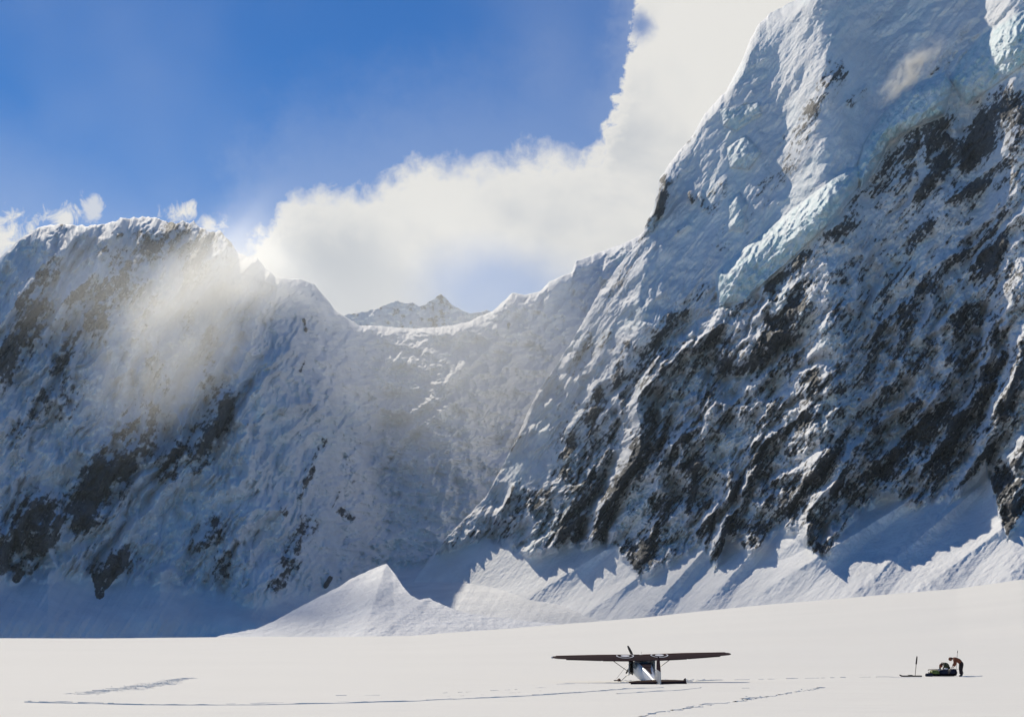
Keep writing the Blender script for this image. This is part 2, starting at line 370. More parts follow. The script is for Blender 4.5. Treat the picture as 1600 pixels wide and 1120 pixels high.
ICE_R = [[(1122,480),(1120,425),(1150,398),(1235,330),(1325,262),(1345,262),(1342,290),(1300,345),(1215,425),(1165,468)],
 [(1338,268),(1350,225),(1378,180),(1420,135),(1478,112),(1488,135),(1475,180),(1425,200),(1390,222),(1365,268),(1345,295)],
 [(1485,125),(1500,95),(1535,55),(1610,10),(1700,0),(1700,90),(1600,100),(1560,130),(1510,165)],
 [(1135,230),(1165,212),(1190,238),(1170,265),(1140,262)],[(1138,312),(1155,300),(1168,320),(1160,362),(1138,360)],
 [(1125,170),(1185,160),(1190,178),(1150,205),(1128,195)]]
RIBS = [([(1610,505),(1540,568),(1460,640),(1400,690),(1378,722)],.011,26,12),([(1302,603),(1240,655),(1168,702)],.009,20,10),([(1392,598),(1342,640),(1282,720),(1232,790)],.009,20,10),
 ([(1262,425),(1195,500),(1165,562)],.009,20,9),([(1452,425),(1400,480),(1355,532)],.007,18,9),([(1510,332),(1450,390),(1415,440)],.007,18,9),([(1588,300),(1510,372),(1440,440)],.010,34,10),
 ([(1168,598),(1110,672),(1072,722)],.008,20,9),([(1610,640),(1540,700),(1490,760),(1405,835)],.010,28,9),([(1130,490),(1085,560),(1060,610)],.006,16,8),([(1345,520),(1290,590),(1260,620)],.006,16,8),
 ([(1040,600),(985,690),(950,760)],.006,18,8),([(1215,560),(1180,610),(1150,640)],.005,14,7),([(1480,560),(1420,620),(1390,660)],.006,18,8),([(1090,640),(1050,700),(1020,740)],.005,14,7),
 ([(1570,420),(1500,480),(1450,530)],.007,20,9),([(1010,350),(960,440),(905,540),(850,640)],.003,16,12),([(1170,720),(1140,770),(1128,830)],.007,16,8),([(1340,690),(1300,760),(1280,800)],.005,14,7),
 ([(1600,200),(1560,250),(1500,300)],.008,20,9),([(1380,340),(1330,400),(1280,450)],.005,16,8),([(930,600),(880,700),(850,760)],.004,14,8)]
def ribs(X, Y):
    D = np.zeros_like(X); K = np.zeros_like(X); wx = 5*fbm(X/34, Y/34, 3, .55, 91); wy = 5*fbm(X/34, Y/34, 3, .55, 92)
    for pts, h, w1, w2 in RIBS:
        for (x1, y1), (x2, y2) in zip(pts, pts[1:]):
            m = (X > min(x1, x2)-70) & (X < max(x1, x2)+70) & (Y > min(y1, y2)-70) & (Y < max(y1, y2)+70)
            if not m.any(): continue
            xx = X[m]+wx[m]; yy = Y[m]+wy[m]
            dx, dy = x2-x1, y2-y1; L2 = dx*dx+dy*dy; L = math.sqrt(L2)
            t = np.clip(((xx-x1)*dx+(yy-y1)*dy)/L2, 0, 1); c = -((xx-x1)*(-dy)+(yy-y1)*dx)/L; dd = np.hypot(xx-x1-t*dx, yy-y1-t*dy)
            c = np.where(((xx-x1)*dy-(yy-y1)*dx) > 0, 1., -1.)     # +1 on the lower-right (cliff) side
            prof = np.where(c < 0, np.clip(1-dd/w1, 0, 1)**1.1, np.clip(1-dd/w2, 0, 1))
            D[m] = np.maximum(D[m], h*prof)
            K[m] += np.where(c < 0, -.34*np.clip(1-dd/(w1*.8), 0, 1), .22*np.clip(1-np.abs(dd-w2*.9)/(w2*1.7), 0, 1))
    return D, np.clip(K, -.4, .4)
def build_right():
    xs = np.arange(560, 1780, 1.2); T = np.linspace(0, 1, 900)
    X, Tt = np.meshgrid(xs, T)
    yc = poly(xs, SKY_C)+1.6*fbm(xs/12, xs*0+7, 4, .6, 8)*np.interp(xs, [700,1000,1180,1250],[1,1.6,1.4,.6])
    yb = poly(xs, [(520,1014),(1000,1000),(1200,985),(1600,960),(1800,950)])
    ycs = gauss_x(yc[None, :], 60/(xs[1]-xs[0]))[0]; Y = yb+(ycs-yb)*Tt+(yc-ycs)*Tt**6
    FT = [(560,900),(680,862),(760,838),(830,868),(880,850),(960,850),(1000,905),(1060,870),(1100,850),(1118,892),(1135,835),(1175,868),(1212,822),(1262,850),(1290,872),(1330,810),(1385,770),(1430,790),(1500,770),(1540,720),(1560,800),(1575,840),(1600,800),(1800,700)]
    footl = poly(xs, FT)
    foot = footl+6*fbm(xs/20, xs*0, 3, .5, 4)
    fm = sstep(Y, foot-8, foot+10)
    upper = sstep(Y, 420, 250)
    def Sf(X, Y):
        foot = poly(X[0], FT); S = 1.62+.16*sstep(Y, 420, 250)+.35*fbm(X/210, Y/190, 3, .5, 31)*sstep(Y, 900, 800)
        k = sstep(Y, foot-60, foot+10); S = S*(1-k)+.58*k
        return S-.2*sstep(Y, foot+30, foot+110)
    r0 = poly(xs, [(560,1780),(760,1640),(1000,1400),(1300,1120),(1600,990),(1800,960)])
    r = sweep(xs, 1014, yc.min(), r0, Sf, X, Y)
    p, q = rot(X, Y, .60, .80)
    # smooth snow sheet between the skyline and the hanging ice
    sm, _ = inpoly(X, Y, [(1000,380),(1180,30),(1400,-120),(1700,-150),(1700,0),(1520,40),(1400,160),(1330,260),(1180,400),(1080,470),(950,640),(840,760),(700,830),(850,560)], 26)
    sm2, _ = inpoly(X, Y, [(1600,480),(1560,500),(1400,650),(1330,700),(1370,650),(1500,540)], 14)
    R = strokes(X, Y, ROCK_R)
    rough = (1-.62*sm)*(1-fm)*(.45+.75*sstep(Y, 330, 560))
    IC = np.zeros_like(X)
    for pts_ in ICE_R[:3]: IC = np.maximum(IC, inpoly(X, Y, pts_, 6)[0])
    wp = fbm(p/240, q/110, 3, .5, 2)
    disp = 0; cl = 0
    for lam, amp, a, sd in ((128,.0125,.46,1),(58,.0085,.46,7),(27,.0045,.45,13),(12,.0019,.45,19)):
        mod = .25+1.5*np.clip(.5+1.1*pn(p/(lam*2.2), q/(lam*1.3), sd), 0, 1)
        dd, cc = tri(q/lam+1.5*pn(p/(lam*4.2), q/(lam*2.4), sd+1)+.42*pn(p/(lam*.9), q/(lam*.6), sd+2)+.16*pn(p/(lam*.25), q/(lam*.2), sd+3)+wp*.5, a)
        disp = disp+amp*mod*dd; cl = cl+cc*mod*min(1, amp/.0100)
    disp = disp*rough*(1-.8*np.clip(IC*2, 0, 1))
    disp = disp-.0050*(1-fm)*rough*ridged(p/90, q/42, 5, .55, 90)
    # broken blocks between the ribs
    bl = fbm(p/26, q/15, 5, .6, 44)
    disp = disp+.0026*bl*rough*(1-.4*sm)+.0011*fbm(X/8, Y/7, 4, .65, 47)*rough*(1-.75*sm)-.0016*rough*(1-sm)*np.abs(fbm(p/11, q/5, 3, .6, 49))
    disp = disp+.0011*sm*fbm(p/120, q/11, 3, .5, 58)      # flutings
    disp = disp-.009*np.minimum(R, 1.1)*(1-fm)
    # fans: flutes and cones pointing up the gullies
    flute = fbm(p/150, q/8, 4, .55, 55)
    disp = disp+fm*.0008*flute
    cone = 0
    for (ax, ay, bx, by, h, w) in [(1128,828,1010,960,.020,26),(1218,818,1095,950,.020,28),(1375,735,1225,860,.018,26),(1440,770,1180,930,.020,34),(1530,760,1330,930,.020,36),(1555,700,1420,860,.015,24),(1600,800,1420,935,.018,34),(960,850,800,950,.012,30),(1000,900,900,970,.010,24),(1700,800,1560,910,.015,34)]:
        dx, dy = bx-ax, by-ay; L = math.hypot(dx, dy); tx, ty = dx/L, dy/L
        s = ((X-ax)*tx+(Y-ay)*ty)/L; c = (X-ax)*(-ty)+(Y-ay)*tx       # c>0 : upper-left side? sign handled below
        ww = w*(.25+1.1*np.clip(s, 0, 1))
        prof = np.clip(1-np.abs(c)/ww, 0, 1)**1.2*sstep(s, -.04, .10)*(1-sstep(s, .8, 1.25))
        cone = np.maximum(cone, h*prof)
    disp = disp-cone*.8*(1+.12*fbm(X/16, Y/14, 3, .5, 97))
    RD, RK = ribs(X, Y); RD = RD*(1-fm); RK = RK*(1-fm); disp = disp-RD
    # hanging ice cliffs
    icem = 0; iced = 0
    for pts, thick, sf in zip(ICE_R, (.022, .024, .018, .010, .009, .007), (10, 8, 12, 7, 6, 7)):
        mk, sd = inpoly(X, Y, pts, sf*.45)
        dome = np.sqrt(np.clip(sd/(sf*2.2), 0, 1))
        icem = np.maximum(icem, mk*(1. if thick > .012 else .7)); iced = np.maximum(iced, thick*1.35*dome)
    lum = fbm(X/15, Y/13, 4, .6, 66); crv = np.abs(pn(p/30, q/9, 71))
    disp = disp-iced-icem*(.0022*lum-.0060*crv+.0030*np.round(2.5*fbm(X/17, Y/24, 2, .5, 95))/2.5)
    rr = r*(1+disp)
    cz = np.clip((Tt-.972)/.028, 0, 1); rr = rr*(1+(.004+.026*sstep(X, 960, 1060))*(1-np.sqrt(1-cz**2*.998)))
    P = with_back(to_world(X, Y, rr), 800)
    n = fbm(p/24, q/9, 5, .66, 21); n2 = fbm(p/7, q/4.5, 4, .66, 25); n3 = fbm(p/38, q/4.2, 4, .62, 29)
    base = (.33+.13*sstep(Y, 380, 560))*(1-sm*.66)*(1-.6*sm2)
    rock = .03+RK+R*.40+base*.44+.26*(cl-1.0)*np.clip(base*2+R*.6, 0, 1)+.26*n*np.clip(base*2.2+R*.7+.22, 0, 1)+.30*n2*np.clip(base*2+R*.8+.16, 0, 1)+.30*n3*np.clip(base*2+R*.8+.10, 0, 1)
    edge = sstep(Y, foot-30, foot+4)
    rock = rock-1.2*fm-1.6*np.clip(icem*2, 0, 1)
    icea = icem*np.clip(.85+.35*lum, .3, 1)
    icea = np.maximum(icea, .28*sm*strokes(X, Y, [(1150,200,1150,380,22,1),(1200,60,1180,120,20,.5)]))
    icea = np.maximum(icea, .25*(1-fm)*sstep(pn(p/80, q/50, 77), .2, .5))
    pad = lambda a: np.concatenate([a, np.repeat(a[-1:], P.shape[0]-a.shape[0], 0)], 0)
    rock = pad(rock); icea = pad(icea)
    DEPTH['r'] = (X, Y, rr)
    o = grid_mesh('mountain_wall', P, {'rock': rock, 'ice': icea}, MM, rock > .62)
    o['kind'] = 'structure'

def build_fan():
    xs = np.arange(318, 1030, 1.5); T = np.linspace(0, 1, 130)
    X, Tt = np.meshgrid(xs, T)
    yc = poly(xs, [(318,1004),(345,992),(400,982),(430,969),(470,947),(520,921),(560,898),(590,885),(604,880),(616,895),(629,915),(642,930),(655,936),(672,934),(690,944),(720,955),(760,962),(850,972),(950,985),(1028,1000)])  # crest traces the shadow edge, so the shape imitates the sunlit wedge
    yc = yc+1.2*fbm(xs/18, xs*0+3, 3, .5, 15)
    Y = 1006+(yc-1006)*Tt
    r0 = poly(xs, [(318,960),(600,850),(1030,840)])
    r = sweep(xs, 1006, 860, r0, lambda a, b: .175+.0*a, X, Y, 20)
    p, q = rot(X, Y, .8, .6)
    d = -.0011*np.clip(fbm(X/4.5, Y/2.6, 2, .5, 45)-.62, 0, 1)*4*np.exp(-((X-600)/70)**2-((Y-945)/22)**2)+.0035*fbm(p/160, q/26, 4, .5, 5)*(.5+.8*np.exp(-((X-590)/60)**2))+.0012*fbm(X/9, Y/5, 3, .6, 6)
    for (ax, ay, bx, by, h, w) in [(604,878,565,1000,.018,30),(672,930,600,990,.006,20),(560,897,440,990,.006,22)]:
        dx, dy = bx-ax, by-ay; L = math.hypot(dx, dy); tx, ty = dx/L, dy/L
        s_ = ((X-ax)*tx+(Y-ay)*ty)/L; c = np.abs((X-ax)*(-ty)+(Y-ay)*tx); ww = w*(.3+1.6*np.clip(s_, 0, 1))
        d = d-h*np.clip(1-c/ww, 0, 1)*sstep(s_, -.1, .1)*(1-sstep(s_, .7, 1.2))
    P = with_back(to_world(X, Y, r*(1+d*sstep(1-Tt, 0, .06))), 160, 10, .6)
    z = np.zeros(P.shape[:2]); o = grid_mesh('sunlit_wedge_fan', P, {'rock': z-.5, 'ice': z}, MM); o['kind'] = 'structure'
def build_far():
    xs = np.arange(470, 840, 1.2); T = np.linspace(0, 1, 70)
    X, Tt = np.meshgrid(xs, T)
    yc = poly(xs, [(470,520),(540,492),(575,486),(600,478),(612,472),(622,470),(632,474),(645,473),(655,478),(664,476),(680,466),(688,458),(694,464),(706,476),(720,484),(735,490),(760,485),(790,492),(840,520)])+1.3*fbm(xs/9, xs*0+3, 4, .6, 5)
    Y = 560+(yc-560)*Tt
    r = sweep(xs, 560, yc.min(), np.full_like(xs, 3300.), lambda a, b: 1.2+.3*fbm(a/60, b/50, 3, .5, 3), X, Y, 6)
    r = r*(1+.004*ridged(X/30, Y/25, 5, .55, 9))
    P = with_back(to_world(X, Y, r), 700)
    rock = .1+.5*fbm(X/12, Y/9, 4, .6, 12)+.3*np.exp(-((X-685)/26)**2)+.2*np.exp(-((X-620)/26)**2)
    rock = np.concatenate([rock, np.repeat(rock[-1:], 14, 0)], 0)
    o = grid_mesh('mountain_ridge', P, {'rock': rock, 'ice': rock*0}, MM)
    o['kind'] = 'structure'

# ------------------------------------------------------------------ glacier (ground), one sheet to the horizon
CREST = [(-400,996),(0,996.5),(150,997),(300,995.5),(420,994),(520,994.5),(640,993),(700,988),(800,981),(900,973),(1000,965),(1100,954),(1200,944),(1300,936),(1400,927),(1500,919),(1600,905),(2000,880)]
def crest_z(az, rc):
    x = 800+F*np.tan(az)/math.cos(TH)*(math.cos(TH)+0*az)     # photo column near the crest row
    x = 800+np.tan(az)*(F*math.cos(TH)+ (996-560)*math.sin(TH))
    y = poly(x, CREST); return CAMZ+rc*elev(x, y)
RC = 680.0
def ground_z(x, y):
    x = np.asarray(x, float); y = np.asarray(y, float)
    r = np.hypot(x, y); az = np.arctan2(x, np.maximum(y, 1e-3)); az = np.clip(np.where(y > 0, az, np.sign(x)*1.2), -1.2, 1.2)
    zc = crest_z(np.clip(az, -.5, .42), RC)
    t = np.clip((r-125)/(RC-125), 0, 1)
    z = zc*(t**1.25)
    # keep the near field flat, the bank convex
    fall = np.clip((r-RC)/500, 0, 1)
    z = z*(1-fall**1.2)-22*sstep(r, RC, RC+900)
    z = z+.5*fbm(x/120+4, y/70+2, 3, .5, 13)*sstep(r, 170, 330)*(1-sstep(r, 520, 640))+.10*fbm(x/45+9, y/60, 3, .5, 3)*sstep(r, 100, 170)*(1-.6*sstep(r, 300, 500))+.034*fbm(x/14, y/9, 4, .5, 8)+.010*fbm(x/2.6, y/1.3, 3, .5, 18)
    return z
def snow_ground_material():
    m, k = mat('glacier_snow')
    out = k.n('ShaderNodeOutputMaterial'); b = k.n('ShaderNodeBsdfPrincipled'); k.link(b.outputs[0], out.inputs[0])
    g = k.n('ShaderNodeNewGeometry'); pos = g.outputs['Position']
    mp = k.n('ShaderNodeMapping'); k.link(pos, mp.inputs[0]); mp.inputs['Scale'].default_value = (.35, 1, 1); mp.inputs['Rotation'].default_value = (0, 0, .15)
    n1 = k.noise(mp.outputs[0], .9, 5, .6); n2 = k.noise(pos, 9, 4, .6); n3 = k.noise(pos, .03, 3, .5)
    c = k.mix(n3, (.83, .82, .775, 1), (.88, .87, .825, 1)); k.link(c, b.inputs['Base Color'])
    b.inputs['Roughness'].default_value = .9; b.inputs['Specular IOR Level'].default_value = .06
    h = k.m('ADD', k.m('MULTIPLY', n1, .05), k.m('MULTIPLY', n2, .008))
    bp = k.n('ShaderNodeBump'); k.link(h, bp.inputs['Height']); bp.inputs['Strength'].default_value = .8; bp.inputs['Distance'].default_value = 1
    k.link(bp.outputs[0], b.inputs['Normal'])
    return m
GM = snow_ground_material()
def build_ground():
    az = np.concatenate([np.linspace(-math.pi, -.5, 60)[:-1], np.linspace(-.5, .5, 700), np.linspace(.5, math.pi, 60)[1:]])
    r = np.concatenate([[0.5, 5, 15, 25], np.arange(32, 150, .5), 150*np.exp(np.linspace(0, math.log(900/150), 260)), 900*np.exp(np.linspace(.08, math.log(16000/900), 40))])
    A, Rr = np.meshgrid(az, r)
    x = np.sin(A)*Rr; y = np.cos(A)*Rr; z = ground_z(x, y)
    o = grid_mesh('snow_ground', np.stack([x, y, z], -1)[:, ::-1], {}, GM); o['kind'] = 'structure'
def build_haze():
    m, k = mat('haze_air')
    out = k.n('ShaderNodeOutputMaterial'); v = k.n('ShaderNodeVolumePrincipled')
    v.inputs['Color'].default_value = (.60, .78, 1, 1); v.inputs['Density'].default_value = HAZE; v.inputs['Anisotropy'].default_value = .45
    k.link(v.outputs[0], out.inputs['Volume'])
    bm = bmesh.new(); bmesh.ops.create_cube(bm, size=1)
    bmesh.ops.scale(bm, vec=(7600, 6600, 1500), verts=bm.verts); bmesh.ops.translate(bm, vec=(0, 1300, 1500/2-45), verts=bm.verts)
    me = bpy.data.meshes.new('haze'); bm.to_mesh(me); bm.free(); me.materials.append(m)
    o = bpy.data.objects.new('haze', me); SC.collection.objects.link(o); o['kind'] = 'stuff'
HAZE = 2.0e-5
build_haze()
build_fan(); build_left(); build_right(); build_far(); build_ground()

# ------------------------------------------------------------------ wind-blown snow lit by the sun, plus thin haze added over shaded slopes
def spindrift_haze(x1, y1, x2, y2, width, rd, dens, nscale, label_thr=(.36, .70), dep=None):
    """a cloud of drifting snow or thin haze between two directions at distance rd"""
    a = atp(x1, y1, rd[0]); b = atp(x2, y2, rd[1]); c = (a+b)/2; L = (b-a).length/2; wd = width/F*(rd[0]+rd[1])/2
    dep = dep or wd
    m, k = mat('blown_snow_haze')
    out = k.n('ShaderNodeOutputMaterial'); v = k.n('ShaderNodeVolumePrincipled')
    v.inputs['Color'].default_value = (.90, .94, 1, 1); v.inputs['Anisotropy'].default_value = .62
    tc = k.n('ShaderNodeTexCoord'); ob = tc.outputs['Object']
    ln = k.n('ShaderNodeVectorMath'); ln.operation = 'LENGTH'; k.link(ob, ln.inputs[0])
    mp = k.n('ShaderNodeMapping'); k.link(ob, mp.inputs[0]); mp.inputs['Scale'].default_value = (L/wd*.55, 1, 1)
    n = k.noise(mp.outputs[0], nscale, 5, .6, .6)
    fall = k.m('POWER', k.ss(ln.outputs['Value'], 1.0, .05), 1.5)
    d = k.m('MULTIPLY', fall, k.ss(n, *label_thr)); d = k.m('MULTIPLY', d, dens)
    k.link(d, v.inputs['Density']); k.link(v.outputs[0], out.inputs['Volume'])
    bm = bmesh.new(); bmesh.ops.create_icosphere(bm, subdivisions=3, radius=1)
    me = bpy.data.meshes.new('spindrift_haze'); bm.to_mesh(me); bm.free(); me.materials.append(m)
    o = bpy.data.objects.new('spindrift_haze', me); SC.collection.objects.link(o); o['kind'] = 'stuff'
    ex = (b-a).normalized(); ey = c.normalized(); ez = ex.cross(ey).normalized(); ey = ez.cross(ex)
    M = Matrix((ex, ey, ez)).transposed().to_4x4(); M.translation = c
    o.matrix_world = M @ Matrix.Diagonal((L, dep, wd, 1))
spindrift_haze(450, 325, 140, 700, 145, (1640, 1330), .0125, 1.5, (.30, .72), 170)
spindrift_haze(390, 370, 560, 520, 70, (1900, 2100), .0035, 1.5, (.3, .7), 130)
spindrift_haze(330, 400, 480, 470, 95, (1780, 1850), .0085, 1.6, (.25, .7), 130)
spindrift_haze(370, 560, 1090, 520, 280, (1880, 1880), .0028, 1.4, (.05, .6), 240)  # thin mist in the cirque, also lightening the shaded headwall
spindrift_haze(-80, 480, 420, 430, 150, (1720, 1760), .0015, 1.4, (.1, .6), 160)  # thin haze added to brighten the shaded left massif
spindrift_haze(1490, 45, 1360, 175, 34, (depth('r', 1485, 60)-110, depth('r', 1370, 165)-120), .11, 2.4, (.40, .74), 40)

# ------------------------------------------------------------------ things
def gpt(x, y):
    """ground point seen at photo pixel x, y"""
    dx, dy, dz = ray(x, y); h = math.hypot(dx, dy); lo, hi = 10., 500.
    for r in np.arange(12, 500, .5):
        if CAMZ+dz/h*r < float(ground_z(dx/h*r, dy/h*r)): break
    return Vector((dx/h*r, dy/h*r, float(ground_z(dx/h*r, dy/h*r))))
def paint(name, col, rough=.4, metal=0., var=.15, scale=3., spec=.5, bump=0.):
    m, k = mat(name)
    out = k.n('ShaderNodeOutputMaterial'); b = k.n('ShaderNodeBsdfPrincipled'); k.link(b.outputs[0], out.inputs[0])
    tc = k.n('ShaderNodeTexCoord'); n = k.noise(tc.outputs['Object'], scale, 5, .6)
    c = k.mix(n, tuple(v*(1-var) for v in col)+(1,), tuple(min(1, v*(1+var)) for v in col)+(1,))
    k.link(c, b.inputs['Base Color']); b.inputs['Metallic'].default_value = metal
    k.link(k.m('ADD', rough-.08, k.m('MULTIPLY', n, .16)), b.inputs['Roughness']); b.inputs['Specular IOR Level'].default_value = spec
    if bump:
        bp = k.n('ShaderNodeBump'); k.link(n, bp.inputs['Height']); bp.inputs['Strength'].default_value = bump; bp.inputs['Distance'].default_value = .03; k.link(bp.outputs[0], b.inputs['Normal'])
    return m
def glass_mat():
    m, k = mat('plane_glass'); out = k.n('ShaderNodeOutputMaterial'); b = k.n('ShaderNodeBsdfPrincipled'); k.link(b.outputs[0], out.inputs[0])
    b.inputs['Base Color'].default_value = (.25, .32, .38, 1); b.inputs['Roughness'].default_value = .08; b.inputs['Transmission Weight'].default_value = .45
    return m
C_ = dict(navy=paint('navy_paint', (.040, .022, .027), .85, spec=.03), white=paint('white_paint', (.66, .68, .72), .35), grey=paint('grey_paint', (.42, .42, .43), .4),
    redbrown=paint('redbrown_paint', (.11, .038, .03), .8, spec=.05),
    maroon=paint('dark_maroon_paint', (.030, .010, .008), .8, spec=.05), black=paint('black_metal', (.02, .018, .018), .35), steel=paint('steel', (.35, .35, .36), .3, .8), rubber=paint('tyre_rubber', (.10, .035, .02), .7),
    decal=paint('decal_white', (.75, .75, .78), .5, var=.04), skin=paint('skin', (.42, .24, .17), .5), rust=paint('rust_cloth', (.20, .055, .022), .8, scale=9, bump=.6),
    dark=paint('dark_cloth', (.022, .010, .010), .8, scale=9, bump=.6), olive=paint('olive_cloth', (.045, .050, .022), .8, scale=9, bump=.6), lime=paint('lime_nylon', (.22, .26, .05), .6, scale=6, bump=.7),
    bag=paint('navy_nylon', (.012, .012, .030), .6, scale=6, bump=.7), ski=paint('ski_dark', (.010, .007, .010), .9, spec=.02), hair=paint('hair', (.03, .018, .01), .8), boot=paint('boot', (.015, .012, .012), .5), wood=paint('wood_pole', (.07, .03, .02), .6), glass=glass_mat())
def link(name, bm, material, parent=None, smooth=True):
    me = bpy.data.meshes.new(name); bmesh.ops.recalc_face_normals(bm, faces=bm.faces); bm.to_mesh(me); bm.free()
    for p in me.polygons: p.use_smooth = smooth
    me.materials.append(C_[material] if isinstance(material, str) else material)
    o = bpy.data.objects.new(name, me); SC.collection.objects.link(o)
    if parent: o.parent = parent
    return o
def thing(name, label, cat, loc, rotm=None, group=None):
    o = bpy.data.objects.new(name, None); SC.collection.objects.link(o); o.empty_display_size = .2
    M = (rotm or Matrix.Identity(3)).to_4x4(); M.translation = loc; o.matrix_world = M
    o['label'] = label; o['category'] = cat
    if group: o['group'] = group
    return o
def tube(bm, pts, rad, seg=8, cap=True):
    pts = [Vector(p) for p in pts]; rad = rad if isinstance(rad, (list, tuple)) else [rad]*len(pts); rings = []
    for i, p in enumerate(pts):
        d = (pts[min(i+1, len(pts)-1)]-pts[max(i-1, 0)]).normalized(); a = Vector((0, 0, 1)) if abs(d.z) < .9 else Vector((1, 0, 0))
        u = d.cross(a).normalized(); v = d.cross(u); r = rad[i]; r = r if isinstance(r, tuple) else (r, r)
        rings.append([bm.verts.new(p+u*math.cos(t*2*math.pi/seg)*r[0]+v*math.sin(t*2*math.pi/seg)*r[1]) for t in range(seg)])
    for a, b in zip(rings, rings[1:]):
        for j in range(seg): bm.faces.new((a[j], a[(j+1) % seg], b[(j+1) % seg], b[j]))
    if cap: bm.faces.new(rings[0]); bm.faces.new(rings[-1])
def loft(bm, secs, cap0=True):
    """secs: list of closed rings with the same number of points"""
    rings = [[bm.verts.new(p) for p in s] for s in secs]; n = len(rings[0])
    for a, b in zip(rings, rings[1:]):
        for j in range(n): bm.faces.new((a[j], a[(j+1) % n], b[(j+1) % n], b[j]))
    if cap0: bm.faces.new(rings[0])
    bm.faces.new(rings[-1])
def airfoil(chord, th, n=9):
    top = []; bot = []
    for i in range(n):
        t = (1-math.cos(math.pi*i/(n-1)))/2
        y = 5*th*(.2969*math.sqrt(t)-.126*t-.3516*t*t+.2843*t**3-.1036*t**4)+.002
        cam = .08*th*4*t*(1-t)*2
        top.append((.28*chord-t*chord, (y+cam)*chord)); bot.append((.28*chord-t*chord, (-y*.75+cam)*chord))
    return top+bot[::-1]
def slab(bm, pts, n, th):      # flat polygon pts thickened along n
    n = Vector(n)*th/2; a = [bm.verts.new(Vector(p)+n) for p in pts]; b = [bm.verts.new(Vector(p)-n) for p in pts]
    bm.faces.new(a); bm.faces.new(b[::-1]); k = len(pts)
    for i in range(k): bm.faces.new((a[i], b[i], b[(i+1) % k], a[(i+1) % k]))
def box(bm, c, d, rotz=0, taper=1., bev=0.):
    r = bmesh.ops.create_cube(bm, size=1); vs = r['verts']
    for v in vs:
        t = taper if v.co.z > 0 else 1
        v.co = Vector((v.co.x*d[0]*t, v.co.y*d[1]*t, v.co.z*d[2]))
        v.co = Matrix.Rotation(rotz, 3, 'Z') @ v.co+Vector(c)
    if bev: bmesh.ops.bevel(bm, geom=list({e for v in vs for e in v.link_edges}), offset=bev, segments=3, affect='EDGES', profile=.5)

